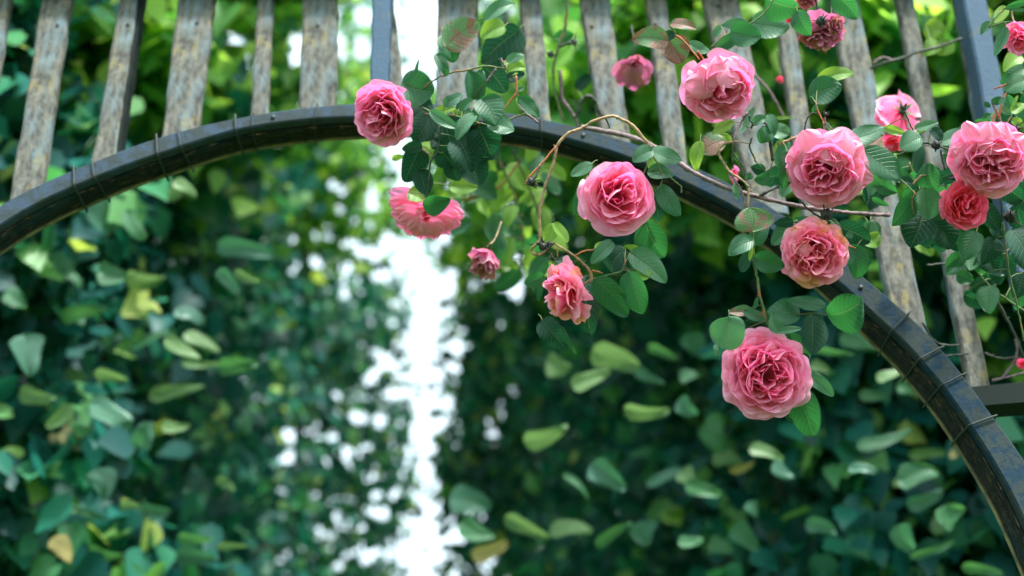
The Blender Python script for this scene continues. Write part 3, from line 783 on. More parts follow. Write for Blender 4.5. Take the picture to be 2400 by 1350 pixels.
shoot("dark drooping leaf spray over the blurred face-down rose", 1.72, [('dark', 1.6, [(1025, 355), (1010, 378), (1004, 430), (998, 480)])],
    [(982, 350, 948, 427, 60, 'd'), (988, 342, 942, 350, 28, 'd'), (982, 398, 1000, 456, 48, 'd', .01), (958, 452, 992, 470, 38, 'l', .06), (994, 482, 1056, 466, 46, 'm', -.02),
     (988, 398, 1024, 392, 36, 'g', .08, "small round grey leaf with a rusty spot"), (988, 344, 1000, 372, 20, 'l', .05), (1055, 436, 1120, 438, 38, 'l', .20), (920, 372, 948, 366, 16, 'l', .1)])
shoot("long bare arching stem bending left over the rail and down to a dried hip", 1.64, [
    ('brown', 3.3, [(1527, 347), (1503, 318), (1483, 295), (1458, 280), (1433, 272), (1397, 282), (1360, 302), (1332, 313), (1307, 340), (1299, 375), (1277, 438), (1265, 495), (1266, 557), (1256, 572), (1246, 584), (1252, 596), (1270, 594), (1284, 582)]),
    ('red', 2.0, [(1305, 342), (1265, 388), (1240, 415), (1232, 432)]), ('cane', 2.6, [(1265, 388), (1257, 410), (1248, 424)]),
    ('dark', 1.6, [(1420, 276), (1425, 290), (1429, 300)]),
    ('dark', 1.8, [(1284, 582), (1290, 596), (1303, 610)]), ('dark', 1.5, [(1270, 575), (1240, 572)]), ('dark', 1.5, [(1298, 526), (1297, 500)])],
    [(1299, 526, 1278, 574, 33, 'l'), (1300, 524, 1331, 568, 25, 'l')],
    hips=[(1245, 426, 13), (1273, 577, 12), (1290, 572, 8)])
shoot("thick purplish cane running along the right half of the curved rail", 1.70, [
    ('cane', 5.2, [(1362, 298, .10), (1430, 310, .09), (1480, 322, .08), (1540, 347, .06), (1600, 388, .04), (1640, 412, .03), (1708, 443, .02), (1793, 465, .02), (1878, 485, .02), (1964, 496, .02), (2030, 502, .03), (2085, 504, .04)]),
    ('dark', 4.0, [(1775, 462, .02), (1800, 448, .02), (1822, 436, .03)])], [], name="rose_cane")
shoot("leaf spray around the round cupped rose below the curved rail", 1.63, [
    ('green', 1.6, [(1527, 350), (1533, 368), (1545, 392), (1552, 420), (1546, 440)]), ('green', 1.7, [(1570, 414), (1585, 428), (1597, 438), (1597, 452)])],
    [(1386, 386, 1337, 412, 28, 'g', .03), (1372, 430, 1345, 505, 40, 'm', .12), (1528, 353, 1482, 378, 38, 'g'), (1531, 352, 1598, 376, 40, 'g'), (1548, 372, 1520, 396, 40, 'l', .02), (1520, 404, 1578, 412, 36, 'g', .01),
     (1546, 438, 1594, 506, 46, 'm', .01, "oval leaf with a rust-brown tip"), (1531, 462, 1541, 520, 36, 'd', .03), (1512, 520, 1557, 604, 76, 'm', .03)])
shoot("leafy side shoot beside the loose shedding rose", 1.63, [
    ('brown', 2.6, [(1296, 568), (1303, 573), (1345, 599), (1365, 615), (1380, 631), (1388, 649), (1383, 662)]),
    ('red', 1.8, [(1350, 598), (1368, 589), (1392, 585)]), ('red', 1.9, [(1385, 634), (1400, 637), (1412, 640)]), ('green', 2.2, [(1388, 655), (1420, 646), (1452, 638), (1462, 626), (1465, 616)]), ('red', 1.4, [(1305, 576), (1308, 602)])],
    [(1434, 568, 1385, 618, 34, 'g'), (1395, 583, 1424, 572, 20, 'l', .02), (1466, 582, 1434, 640, 70, 'd', .02), (1462, 590, 1497, 582, 26, 'l', .03), (1480, 594, 1562, 662, 56, 'g', .02, "grey-green serrated leaf with a brown streak"),
     (1488, 646, 1528, 640, 28, 'l', .01), (1398, 656, 1472, 740, 62, 'm', -.01), (1476, 640, 1506, 736, 62, 'm', -.02), (1273, 648, 1229, 664, 38, 'm', .02), (1345, 618, 1298, 612, 26, 'd', .04),
     (1375, 650, 1386, 787, 72, 'd', .04), (1272, 752, 1328, 818, 54, 'd', .05), (1318, 766, 1352, 832, 12, 'm', .02), (1262, 662, 1262, 705, 20, 'd', .04), (1272, 640, 1284, 614, 16, 'm', .03), (1440, 640, 1470, 590, 40, 'd', .05)])
shoot("blotched brown and green leaf spray hanging above the rose on the slats", 1.63, [('red', 2.0, [(1560, 88), (1585, 84), (1605, 100), (1640, 140)]), ('green', 1.6, [(1572, 52), (1580, 72), (1585, 84)])],
    [(1562, 96, 1480, 92, 52, 'b', 0, "leaf half brown, left of the small dark leaf"), (1574, 56, 1634, 68, 26, 'b'), (1568, 92, 1598, 148, 68, 'b'), (1556, 86, 1584, 82, 24, 'd', -.01), (1616, 102, 1664, 122, 26, 'g', .08)])
shoot("short spray of rounded leaves above the rose on the slats", 1.66, [('green', 1.8, [(1666, 112), (1700, 82), (1740, 66), (1770, 48), (1800, 20), (1820, -20)])],
    [(1714, 74, 1784, 86, 58, 'm', -.02), (1722, 84, 1678, 114, 32, 'm', -.02), (1752, 56, 1690, 60, 26, 'g', .02), (1764, 52, 1850, 66, 62, 'g', .10), (1798, -4, 1872, 20, 70, 'm', .06), (1870, 28, 1900, 84, 44, 'm', .06), (1958, -14, 2010, 44, 52, 'm', .06), (1690, 62, 1672, 90, 18, 'g', .03)],
    hips=[(1925, 50, 15, .05), (1694, 124, 10, .02)])
shoot("twisted pale stem carrying the lowest rose, with toothed leaf pairs", 1.625, [
    ('cane', 3.0, [(1752, 263, .03), (1733, 295, .03), (1717, 330, .02)]),
    ('brown', 2.9, [(1717, 333), (1700, 336), (1686, 345), (1683, 358), (1693, 377), (1710, 402), (1733, 418), (1749, 432), (1754, 445), (1752, 488)]),
    ('cane', 2.6, [(1710, 403), (1724, 425), (1738, 450), (1750, 492)]),
    ('green', 3.0, [(1763, 540), (1765, 580), (1767, 613), (1775, 652), (1780, 690), (1787, 715), (1797, 752), (1806, 768), (1816, 778)]),
    ('dark', 1.8, [(1755, 270, .04), (1760, 284, .04), (1768, 294, .04)]), ('dark', 2.8, [(1717, 330, .03), (1717, 383, .03)]), ('dark', 1.8, [(1718, 358, .03), (1728, 372, .03), (1742, 390, .03)]),
    ('green', 1.4, [(1943, 738), (1905, 735), (1872, 737), (1825, 742), (1800, 750)])],
    [(1763, 541, 1757, 486, 92, 'b', -.01, "wide toothed grey leaf with two rusty spots"), (1762, 564, 1707, 596, 44, 'g'), (1768, 572, 1800, 524, 42, 'm', .03), (1771, 604, 1839, 624, 50, 'm', -.01), (1761, 590, 1738, 638, 30, 'd', .03),
     (1709, 745, 1714, 821, 86, 'g', -.02, "big pale heart-shaped leaf left of the lowest rose"), (1757, 726, 1708, 732, 26, 'b', .01), (1744, 728, 1799, 750, 27, 'g'), (1748, 752, 1804, 764, 24, 'd', .02), (1742, 776, 1808, 788, 42, 'd', .03),
     (1872, 737, 1797, 732, 60, 'm', .01), (1931, 716, 1846, 702, 32, 'm', 0), (1943, 738, 2022, 700, 92, 'm', -.02, "large round leaf at the far right of the spray"), (1905, 740, 1904, 832, 62, 'd', .02),
     (1826, 779, 1809, 736, 34, 'g', -.02), (1826, 778, 1879, 770, 17, 'g', -.02), (1850, 782, 1898, 842, 40, 'm', .03), (1886, 874, 1954, 928, 34, 'g', .02), (1866, 912, 1906, 1023, 74, 'm', .03),
     (1846, 958, 1858, 992, 24, 'd', .04), (1676, 808, 1681, 836, 12, 'g', .02), (1775, 698, 1768, 726, 10, 'm', .01), (1762, 578, 1757, 612, 10, 'l', 0), (1868, 835, 1898, 848, 20, 'd', .03)])
shoot("small twiggy shoot in front of the slats, right of the rose with folded petals", 1.68, [
    ('dark', 1.8, [(1762, 323), (1757, 343), (1764, 362), (1772, 380)]), ('dark', 4.0, [(1803, 315), (1807, 345), (1812, 377)]), ('brown', 3.0, [(1822, 338), (1845, 330), (1868, 320)]), ('dark', 2.2, [(1760, 300), (1768, 290), (1795, 290), (1803, 315)])],
    [(1717, 284, 1669, 315, 24, 'l', -.02), (1697, 330, 1640, 358, 52, 'b', -.01), (1641, 334, 1632, 402, 32, 'l'), (1712, 332, 1690, 312, 18, 'l'), (1800, 300, 1780, 335, 40, 'm'), (1801, 270, 1811, 322, 25, 'm', -.02), (1808, 302, 1851, 312, 38, 'g'),
     (1764, 290, 1798, 276, 24, 'g', .01), (1808, 279, 1860, 277, 8, 'l', .03), (1838, 330, 1814, 372, 32, 'l', .06), (1862, 330, 1892, 342, 30, 'g', .03), (1846, 334, 1822, 392, 30, 'm', .04), (1846, 358, 1834, 442, 46, 'm', -.03),
     (1792, 402, 1760, 390, 28, 'd', .02), (1802, 412, 1768, 424, 32, 'm', .02), (1762, 408, 1748, 420, 17, 'm', .01), (1722, 434, 1728, 466, 18, 'g', -.02), (1745, 300, 1768, 250, 18, 'g', .04), (1735, 310, 1750, 290, 10, 'g', .02)])
shoot("reddish twig with a withered bud above the wide rose with the pointed petal", 1.64, [
    ('red', 1.8, [(1912, 242), (1918, 262), (1930, 285)]), ('cane', 2.2, [(1933, 275), (1934, 300), (1935, 330)]), ('dark', 1.9, [(1887, 318), (1888, 288), (1902, 266), (1922, 266)]), ('green', 1.6, [(1932, 283), (1942, 295), (1952, 305)]), ('dark', 2.0, [(1925, 510), (1900, 495), (1875, 470)])],
    [(1900, 226, 1974, 200, 66, 'm', .03), (1918, 186, 2001, 172, 34, 'l', .05), (1938, 290, 1958, 312, 12, 'm'), (1912, 236, 1896, 232, 16, 'd', .02), (1905, 262, 1915, 245, 10, 'm')],
    hips=[(1937, 503, 17, -.01), (1935, 268, 6)])
shoot("broad ribbed leaves filling the gap between the two large right-hand roses", 1.65, [
    ('dark', 2.2, [(2102, 365), (2130, 352), (2160, 335), (2195, 341), (2230, 352)]), ('dark', 2.0, [(2205, 350), (2210, 380), (2216, 400)]), ('dark', 1.6, [(2120, 260), (2128, 280), (2140, 305), (2150, 318)]), ('brown', 2.6, [(2140, 432), (2155, 415), (2170, 410)])],
    [(1986, 326, 2074, 298, 44, 'g', .01), (2074, 300, 2120, 312, 22, 'l', .03), (2022, 346, 2070, 316, 32, 'b', .02), (2024, 354, 2108, 422, 64, 'm', -.02, "big ribbed leaf between the two large roses"), (2032, 398, 2070, 436, 52, 'm', .02), (2056, 420, 2102, 452, 38, 'm', .03),
     (2157, 322, 2108, 348, 50, 'g', -.01), (2145, 300, 2200, 288, 22, 'g', .02), (2183, 303, 2208, 328, 26, 'd', .01), (2156, 343, 2149, 408, 28, 'd', .04), (2207, 332, 2278, 312, 36, 'g', .01), (2248, 304, 2274, 297, 16, 'g', .01), (2214, 350, 2240, 366, 15, 'g'),
     (2176, 384, 2196, 450, 54, 'm'), (2240, 340, 2272, 330, 30, 'g', .02), (2215, 360, 2240, 400, 30, 'm', .05), (2150, 310, 2178, 300, 14, 'l', .02), (2100, 360, 2095, 385, 14, 'l', .06)],
    hips=[(2195, 340, 13, -.01), (2240, 412, 14, .02), (2118, 252, 8, .02)])
shoot("dark glossy leaf spray to the left of the small coral rose", 1.65, [('green', 1.6, [(2165, 440), (2140, 462), (2138, 490), (2150, 520)]), ('green', 1.4, [(2165, 440), (2190, 450), (2215, 470)])],
    [(2136, 464, 2090, 529, 46, 'm'), (2164, 446, 2178, 514, 60, 'g', -.01), (2166, 492, 2134, 580, 82, 'd', .02), (2194, 494, 2218, 512, 32, 'm', .01), (2190, 520, 2228, 584, 64, 'd', .03), (2288, 545, 2259, 610, 54, 'm', .01), (2305, 478, 2342, 540, 44, 'd', .02),
     (2140, 446, 2160, 440, 32, 'd', .02), (2045, 464, 2084, 482, 14, 'm'), (2200, 440, 2215, 480, 40, 'm', .03), (2145, 425, 2162, 440, 26, 'd', .04), (2110, 420, 2145, 430, 20, 'd', .05), (2230, 540, 2250, 590, 46, 'd', .03), (2175, 470, 2200, 500, 34, 'd', .04)])
shoot("leaves crowded around the tattered rose with browning petals", 1.66, [('red', 2.0, [(1980, 576), (1992, 577), (2004, 582)]), ('dark', 1.8, [(1925, 512), (1900, 516), (1870, 520)])],
    [(1852, 526, 1808, 574, 46, 'm'), (1858, 520, 1814, 524, 24, 'd'), (1862, 516, 1906, 512, 22, 'd', .02), (1996, 576, 2008, 654, 54, 'm', -.01), (1964, 530, 2040, 566, 54, 'd', .02), (2028, 556, 2058, 578, 42, 'l', .05), (1984, 548, 1999, 556, 16, 'm'),
     (1950, 516, 1975, 560, 18, 'm', .02), (1835, 525, 1830, 550, 30, 'm', .03), (2012, 590, 2040, 620, 26, 'd', .05), (1948, 515, 1968, 530, 14, 'g')])
shoot("trailing green shoot in the top right corner beside the ragged little rose", 1.63, [('green', 2.0, [(2412, 14), (2380, 14), (2355, 20), (2332, 42), (2318, 62)]), ('green', 1.8, [(2318, 64), (2345, 54), (2372, 50)])],
    [(2405, 4, 2356, 18, 15, 'm'), (2405, 24, 2350, 20, 9, 'm'), (2358, 18, 2330, 54, 30, 'l', .01), (2322, 50, 2299, 82, 19, 'g'), (2358, 66, 2331, 132, 27, 'm', .01), (2392, 132, 2352, 168, 40, 'l', .12), (2340, 25, 2320, 48, 10, 'g')])
shoot("reddish forked stems with small leaves rising behind the rose at the right edge", 1.65, [
    ('cane', 2.2, [(2348, 294), (2334, 262), (2325, 240)]), ('red', 2.6, [(2327, 290), (2330, 266)]), ('red', 2.4, [(2340, 275), (2347, 245), (2358, 218)]), ('brown', 1.5, [(2353, 300), (2364, 282), (2371, 272)]), ('red', 1.9, [(2330, 208), (2345, 203), (2358, 198)])],
    [(2404, 186, 2352, 212, 46, 'g'), (2404, 160, 2344, 196, 30, 'm', .01), (2345, 252, 2370, 268, 17, 'g'), (2370, 262, 2404, 244, 24, 'l', .01), (2286, 286, 2322, 282, 20, 'm', .02), (2372, 280, 2396, 294, 22, 'l'), (2325, 240, 2348, 228, 20, 'm', .01), (2308, 240, 2322, 252, 12, 'd'),
     (2360, 225, 2388, 262, 26, 'm', .02), (2392, 325, 2404, 360, 30, 'g', .03), (2385, 225, 2370, 255, 8, 'l'), (2320, 268, 2300, 290, 22, 'm', .03), (2355, 230, 2340, 245, 12, 'g')],
    hips=[(2381, 304, 13, .0)])
shoot("dark mass of leaves below the big rose at the right edge", 1.68, [('green', 2.0, [(2350, 520), (2358, 580), (2365, 640), (2385, 720), (2400, 800)]), ('dark', 2, [(2345, 470), (2350, 520)])],
    [(2372, 540, 2420, 640, 80, 'd', -.01), (2350, 440, 2396, 470, 50, 'd'), (2300, 590, 2340, 640, 54, 'd', .03), (2330, 560, 2300, 620, 50, 'd', .03), (2380, 430, 2410, 500, 50, 'd', .02), (2340, 600, 2370, 650, 44, 'd', .04), (2395, 640, 2380, 700, 46, 'd', .03),
     (2330, 520, 2350, 560, 36, 'd', .02), (2385, 480, 2400, 540, 50, 'd', .03), (2310, 640, 2290, 600, 26, 'm', .05)], hips=[(2366, 507, 18, .01)])
shoot("tangle of bare dark twigs behind the slats at the right edge", 1.85, [
    ('dark', 2.2, [(2172, 622), (2215, 618), (2262, 628)]), ('dark', 2.2, [(2162, 755), (2185, 795), (2212, 808), (2250, 808)]), ('dark', 3, [(2300, 610), (2330, 690), (2372, 770), (2400, 840)]), ('dark', 2.6, [(2311, 680), (2330, 672), (2361, 633)]),
    ('cane', 3, [(2381, 794), (2384, 820), (2376, 848), (2350, 884), (2325, 892)]), ('cane', 2.4, [(2325, 892), (2370, 882), (2410, 870)]), ('dark', 2.6, [(2308, 828), (2345, 840), (2400, 838)]), ('dark', 2.4, [(2205, 836), (2240, 832), (2270, 828)])],
    [(2240, 700, 2210, 650, 40, 'd', .1), (2150, 560, 2185, 600, 40, 'l', .15)])
shoot("looping woody twig with a long upright stem behind the slats", 2.02, [
    ('green', 3.4, [(1332, -20), (1325, 60), (1304, 125), (1297, 175), (1302, 220), (1322, 285)]), ('cane', 3.6, [(1313, 165), (1317, 228), (1330, 250), (1345, 272), (1356, 300)]),
    ('dark', 4.0, [(1345, 278), (1356, 262), (1362, 236), (1380, 225), (1396, 238), (1404, 262), (1414, 278)]), ('dark', 3.0, [(1310, 110), (1330, 102), (1350, 98)])],
    [(1352, 210, 1385, 175, 30, 'd', .1), (1300, 90, 1345, 80, 34, 'm', .1)], hips=[(1290, 128, 9), (1345, 98, 9)])
shoot("blurred dark branch crossing behind the slats at the upper right", 2.05, [('dark', 3.2, [(2040, 160), (2080, 145), (2120, 135), (2150, 122), (2200, 110), (2255, 90)]), ('cane', 2.6, [(2045, 150), (2070, 135), (2095, 143)]), ('cane', 3.0, [(1768, 175), (1800, 210), (1822, 245), (1840, 280)])],
    [(2170, 60, 2215, 75, 50, 'l', .05), (2225, 95, 2200, 130, 44, 'l', .05), (2200, 100, 2165, 130, 40, 'l', .05)])
rng = np.random.default_rng(9)
lv = []
for (x0, y0, x1, y1, m_) in [(1832, 335, 1872, 430, 5), (2032, 395, 2105, 450, 6), (2115, 385, 2235, 560, 20), (2240, 560, 2400, 700, 18), (2362, 150, 2400, 290, 6), (1990, 520, 2050, 560, 4)]:
    for _ in range(m_):
        x, y = rng.uniform(x0, x1), rng.uniform(y0, y1); an = rng.uniform(0.1, 3.0); L = rng.uniform(38, 66)
        lv.append((x, y, x + L * math.cos(an), y + L * math.sin(an), L * rng.uniform(.6, .85), rng.choice(['d', 'd', 'm', 'm', 'g']), rng.uniform(-.03, .05)))
shoot("dark leafy undergrowth of the climbing rose behind the right-hand blooms, against the slats", 1.76, [('green', 2.2, [(2130, 380), (2160, 450), (2200, 520), (2260, 600), (2330, 680), (2420, 740)])], lv)
# lime-coloured young leaves hanging behind the rail, left of centre
rng = np.random.default_rng(5)
lv = []
for k in range(74):
    x = rng.uniform(1050, 1290); y = rng.uniform(335, 640)
    if y > 520 and x < 1150: continue
    an = rng.uniform(0.2, 2.9); L = rng.uniform(46, 78)
    lv.append((x, y, x + L * math.cos(an), y + L * math.sin(an), L * rng.uniform(.5, .75), rng.choice(['l', 'l', 'l', 'm', 'g']), rng.uniform(-.08, .3)))
shoot("blurred lime-green leafy shoots hanging below the rail between the roses", 2.2, [('green', 2.4, [(1150, 330), (1180, 400), (1210, 470), (1225, 560), (1215, 640)]), ('red', 2.4, [(1090, 470), (1140, 450), (1180, 430), (1215, 380)]), ('dark', 2, [(1200, 350), (1240, 440), (1270, 520)])], lv)

# ------------------------------------------------------------------ background linden walls and trees
def leaf_cloud(name, pts, size, mat, parent, seed, tone_pow=1.0, droop=0.75, facing=(0, -1, 0.35), tone_add=0.0, spread=0.55):
    rng = np.random.default_rng(seed); N_ = len(pts)
    fac = np.array(facing, float); fac /= np.linalg.norm(fac)
    # leaf axis: hanging, with scatter
    ax = unit(np.stack([rng.normal(0, spread, N_), rng.normal(-0.25, spread, N_), rng.normal(-droop, .35, N_)], -1))
    nr = fac[None] * 0.9 + np.stack([rng.normal(0, .5, N_), rng.normal(0, .5, N_), rng.normal(.55, .45, N_)], -1)
    nr = unit(nr - (nr * ax).sum(-1, keepdims=True) * ax)
    sd_ = np.cross(ax, nr)
    sz = size * rng.uniform(.65, 1.25, N_)
    tv = np.array([0.0, 0.10, 0.32, 0.58, 0.82, 1.0]); hw = np.array([0.16, 0.40, 0.50, 0.36, 0.14, 0.0])
    rows = len(tv); tmpl = []
    for r_ in range(rows):
        for c_ in (-1, 0, 1):
            y = tv[r_] - (0.10 if c_ and r_ == 0 else 0)
            tmpl.append((c_ * hw[r_], y, abs(c_) * hw[r_] * 0.28 - 0.22 * tv[r_] ** 2))
    tmpl = np.array(tmpl)
    asp = rng.uniform(.75, 1.1, N_); cur = rng.uniform(-.6, 1.8, N_)
    V = (pts[:, None] + sz[:, None, None] * (tmpl[None, :, 0:1] * asp[:, None, None] * sd_[:, None] + tmpl[None, :, 1:2] * ax[:, None] + tmpl[None, :, 2:3] * cur[:, None, None] * nr[:, None]))
    q = []
    for r_ in range(rows - 1):
        for c_ in (0, 1):
            i = r_ * 3 + c_; q.append((i, i + 1, i + 4, i + 3))
    q = np.array(q); k = rows * 3
    Fc = (q[None] + (np.arange(N_) * k)[:, None, None]).reshape(-1, 4)
    tone = np.clip(rng.uniform(0, 1, N_) ** tone_pow + tone_add, 0, 1)
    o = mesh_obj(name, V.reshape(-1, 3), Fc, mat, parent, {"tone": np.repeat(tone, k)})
    return o

def project(P):
    r = P - CAM; d = r @ FWD
    return 1200 + F * (r @ RIGHT) / d, 675 - F * (r @ UP) / d, d

GAPY = [-200, 0, 120, 230, 330, 430, 520, 600, 700, 800, 880, 950, 1050, 1130, 1200, 1280, 1400]
GAPX = [975, 972, 975, 965, 950, 945, 960, 975, 1012, 985, 978, 985, 1000, 1008, 1005, 992, 990]
GAPW = [80, 70, 66, 50, 28, 18, 16, 26, 46, 34, 26, 30, 32, 24, 20, 26, 36]
def gapdist(x, y):
    return (x - np.interp(y, GAPY, GAPX)) / np.interp(y, GAPY, GAPW)

HOLES = []
_r = np.random.default_rng(77)
for (x0, y0, x1, y1, n_h, r0, r1) in [(670, 560, 850, 740, 16, 5, 9), (760, 430, 900, 640, 16, 5, 10), (660, 1010, 890, 1090, 15, 6, 13), (640, 1090, 900, 1340, 24, 5, 10), (780, 860, 920, 1000, 9, 5, 9),
                                (880, 560, 1140, 900, 15, 5, 13), (900, 900, 1080, 1340, 12, 5, 12), (1140, 650, 1240, 800, 8, 6, 18), (1140, 880, 1215, 1080, 8, 6, 12), (500, 70, 720, 220, 14, 10, 24), (780, 30, 870, 260, 15, 6, 17),
                                (640, 180, 710, 270, 5, 9, 15), (1130, 1280, 1180, 1350, 2, 10, 14), (1260, 0, 1320, 140, 3, 10, 22), (1180, 500, 1240, 620, 4, 12, 26)]:
    for _ in range(n_h): HOLES.append((_r.uniform(x0, x1), _r.uniform(y0, y1), _r.uniform(r0, r1)))
HOLES = np.array(HOLES)
def sky_gap(x, y, d, seed=0):
    """gaps between the leaf clumps of the far trees where the sky shows"""
    near = np.full(len(x), 9.0)
    for hx_, hy_, hr in HOLES: near = np.minimum(near, np.hypot(x - hx_, y - hy_) / (hr + 0.017 * F / d))
    return (near > 1) | (d < 4.3)

def limbs(root, base, top, seed, spreadv, r0=0.09):
    rng = np.random.default_rng(seed); mb = MB()
    base = np.array(base, float); top = np.array(top, float)
    S = smooth_line([base, base * .6 + top * .4 + rng.normal(0, .08, 3), top], 8)
    mb.tube(S, np.linspace(r0, r0 * .35, len(S)), 9)
    mb.build("trunk", M_BARK, root)
    for k in range(7):
        mb = MB()
        a_ = S[rng.integers(4, len(S) - 1)]; v = rng.normal(0, 1, 3) * spreadv; v[2] = abs(v[2]) * .4
        b_ = a_ + v
        L = smooth_line([a_, (a_ + b_) / 2 + np.array([0, 0, .12]), b_], 5); mb.tube(L, np.linspace(r0 * .3, .004, len(L)), 6)
        mb.build("limb", M_BARK, root)

def hedge_tree(label, X0, X1, ya, yb, zlo, zhi, side, nleaf, seed, size, mat, thick=0.9, tone_pow=1.0, tone_add=0, holes=0.0, gapk=1.0, shade_roof=0, group="clipped linden trees along the walk"):
    """leafy wall whose face runs from plan point X0=(x,y) to X1; side=+1: the foliage mass lies to the right"""
    rng = np.random.default_rng(seed)
    A = np.array(X0, float); B = np.array(X1, float); t = B - A; nrm_ = np.array([t[1], -t[0]]) / np.linalg.norm(t) * side
    u = rng.uniform(0, 1, nleaf); z = rng.uniform(zlo, zhi, nleaf)
    dpt = rng.uniform(0, 1, nleaf) ** 0.95 * thick
    bump = 0.16 * np.sin(u * 11 + z * 3 + seed) + 0.12 * np.sin(u * 27 - z * 7 + seed * 2) + 0.08 * np.sin(z * 13 + u * 9)
    dpt = dpt - bump
    xy = A + u[:, None] * t + dpt[:, None] * nrm_
    P = np.concatenate([xy, z[:, None]], 1)
    # cluster into sprays
    if shade_roof:          # unseen boughs added over the walk to keep sky light off the hedges
        nr = shade_roof; A2 = rng.uniform(0, 1, nr)
        cl = rng.uniform(0, 1, (60, 3)); ii = rng.integers(0, 60, nr)
        q = cl[ii] + rng.normal(0, .06, (nr, 3))
        Pr = np.stack([(-1.6 + 1.7 * q[:, 0]) if side < 0 else (-.1 + 1.7 * q[:, 0]), ya + (yb - ya) * q[:, 1], 5.35 + .7 * q[:, 2]], -1)
        P = np.concatenate([P, Pr])
    nleaf = len(P)
    x, y, d = project(P)
    gd = gapdist(x, y)
    keep = (abs(gd) > gapk * (1 + 0.40 * np.sin(P[:, 2] * 7.3 + np.sign(gd) * 2 + seed) + .25 * np.sin(P[:, 2] * 17 + P[:, 1] * 3) + rng.normal(0, .25, nleaf)))
    if holes > 0:
        hn = np.sin(P[:, 0] * 9 + seed) + np.sin(P[:, 2] * 8 + P[:, 0] * 5 + seed) + np.sin(P[:, 2] * 19 + seed) * .6
        keep &= hn < (2.4 - holes * 3.4 + rng.normal(0, .3, nleaf))
    keep |= (rng.uniform(0, 1, nleaf) < .05) & (d > 4.5)
    x, y, d = project(P - np.array([0, 0, size * .5]))
    keep &= sky_gap(x, y, d) & ((d > 2.95) | (P[:, 2] > 5))
    P = P[keep]
    mid = (A + B) / 2 + nrm_ * thick * .75
    root = empty("linden_tree", (mid[0], mid[1], 0), label=label, cat="tree", group=group)
    fx = -nrm_
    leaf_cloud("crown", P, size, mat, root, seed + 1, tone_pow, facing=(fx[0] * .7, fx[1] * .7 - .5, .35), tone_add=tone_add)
    limbs(root, (mid[0], mid[1], 0), (mid[0] + .1, mid[1] + .1, zhi - .4), seed, thick * .18, .035)
    return root

# plan: x right, y away.  left wall from near-left to the gap, right wall mirrored
NEARL = hedge_tree("nearest clipped linden on the left, dense dark heart-shaped leaves below the arch", (-1.30, 2.0), (-0.92, 3.4), 1.9, 3.2, 1.9, 4.6, -1, 15000, 11, .078, HEDGE, thick=1.0, gapk=0, shade_roof=1500)
hedge_tree("second clipped linden on the left, behind the nearest one", (-0.98, 3.2), (-0.98, 5.0), 3.2, 4.4, 2.2, 6.2, -1, 16000, 12, .074, HEDGE, thick=1.1, shade_roof=1500)
hedge_tree("farthest clipped linden on the left, speckled with bright gaps beside the white sky", (-0.98, 4.8), (-0.30, 8.6), 0, 0, 2.6, 8.8, -1, 17000, 13, .062, HEDGE, thick=1.3, holes=.30)
NEARR = hedge_tree("nearest clipped linden on the right, dark leaves behind the lowest rose", (1.40, 2.05), (0.66, 3.3), 1.9, 3.2, 1.9, 4.6, 1, 20000, 21, .078, HEDGE, thick=1.0, gapk=0, shade_roof=1500)
SECR = hedge_tree("second clipped linden on the right, behind the loose shedding rose", (0.80, 3.1), (0.28, 4.9), 3.2, 4.4, 2.2, 6.2, 1, 20000, 22, .074, HEDGE, thick=1.2, shade_roof=1500)
hedge_tree("farthest clipped linden on the right, dark column beside the white gap", (0.25, 5.0), (-0.20, 8.4), 0, 0, 2.6, 8.8, 1, 17000, 23, .062, HEDGE, thick=1.3, holes=.22)

def crown_tree(label, px0, px1, py0, py1, d0, d1, nleaf, seed, size, mat, hole=0.0, tone_pow=1.0, tone_add=0.0, gapk=1.0, group="loose tree crowns over the walk", fac=(0, -.6, .6)):
    rng = np.random.default_rng(seed)
    c = W((px0 + px1) / 2, (py0 + py1) / 2, (d0 + d1) / 2)
    hx = (px1 - px0) / 2 / F * (d0 + d1) / 2; hz = (py1 - py0) / 2 / F * (d0 + d1) / 2; hy = (d1 - d0) / 2
    # clumps of leaves spread through an ellipsoid
    nc = 90
    cl = rng.normal(0, 1, (nc, 3)); cl = cl / np.linalg.norm(cl, axis=1, keepdims=True) * rng.uniform(0, 1, (nc, 1)) ** (1 / 2.6)
    cl = c + cl[:, :1] * hx * RIGHT + cl[:, 1:2] * hz * UP + cl[:, 2:] * hy * FWD
    idx = rng.integers(0, nc, nleaf)
    P = cl[idx] + rng.normal(0, 1, (nleaf, 3)) * min(hx, hz) * .17
    x, y, d = project(P); gd = gapdist(x, y)
    keep = abs(gd) > gapk * (1 + 0.40 * np.sin(P[:, 2] * 6.1 + np.sign(gd) + seed) + rng.normal(0, .3, nleaf))
    keep |= rng.uniform(0, 1, nleaf) < .04
    x, y, d = project(P - np.array([0, 0, size * .5]))
    if hole:
        hn = np.sin(P[:, 0] * 6.1 + seed) + np.sin(P[:, 2] * 5.3 + P[:, 0] * 3 + seed) + np.sin(P[:, 2] * 13 + seed) * .6
        keep &= hn < (2.4 - hole * 3.4 + rng.normal(0, .3, nleaf))
    P = P[keep & (d > 2.35) & sky_gap(x, y, d + (.8 if px1 < 900 else 0))]
    gx, gy = c[0], c[1]
    root = empty("tree", (gx, gy, 0), label=label, cat="tree", group=group)
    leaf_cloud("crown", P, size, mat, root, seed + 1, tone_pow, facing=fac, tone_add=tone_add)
    limbs(root, (gx, gy + hy + .9, 0), tuple(c + np.array([0, hy * .6, .3])), seed, min(hx, hz) * .4, .06)
    return root

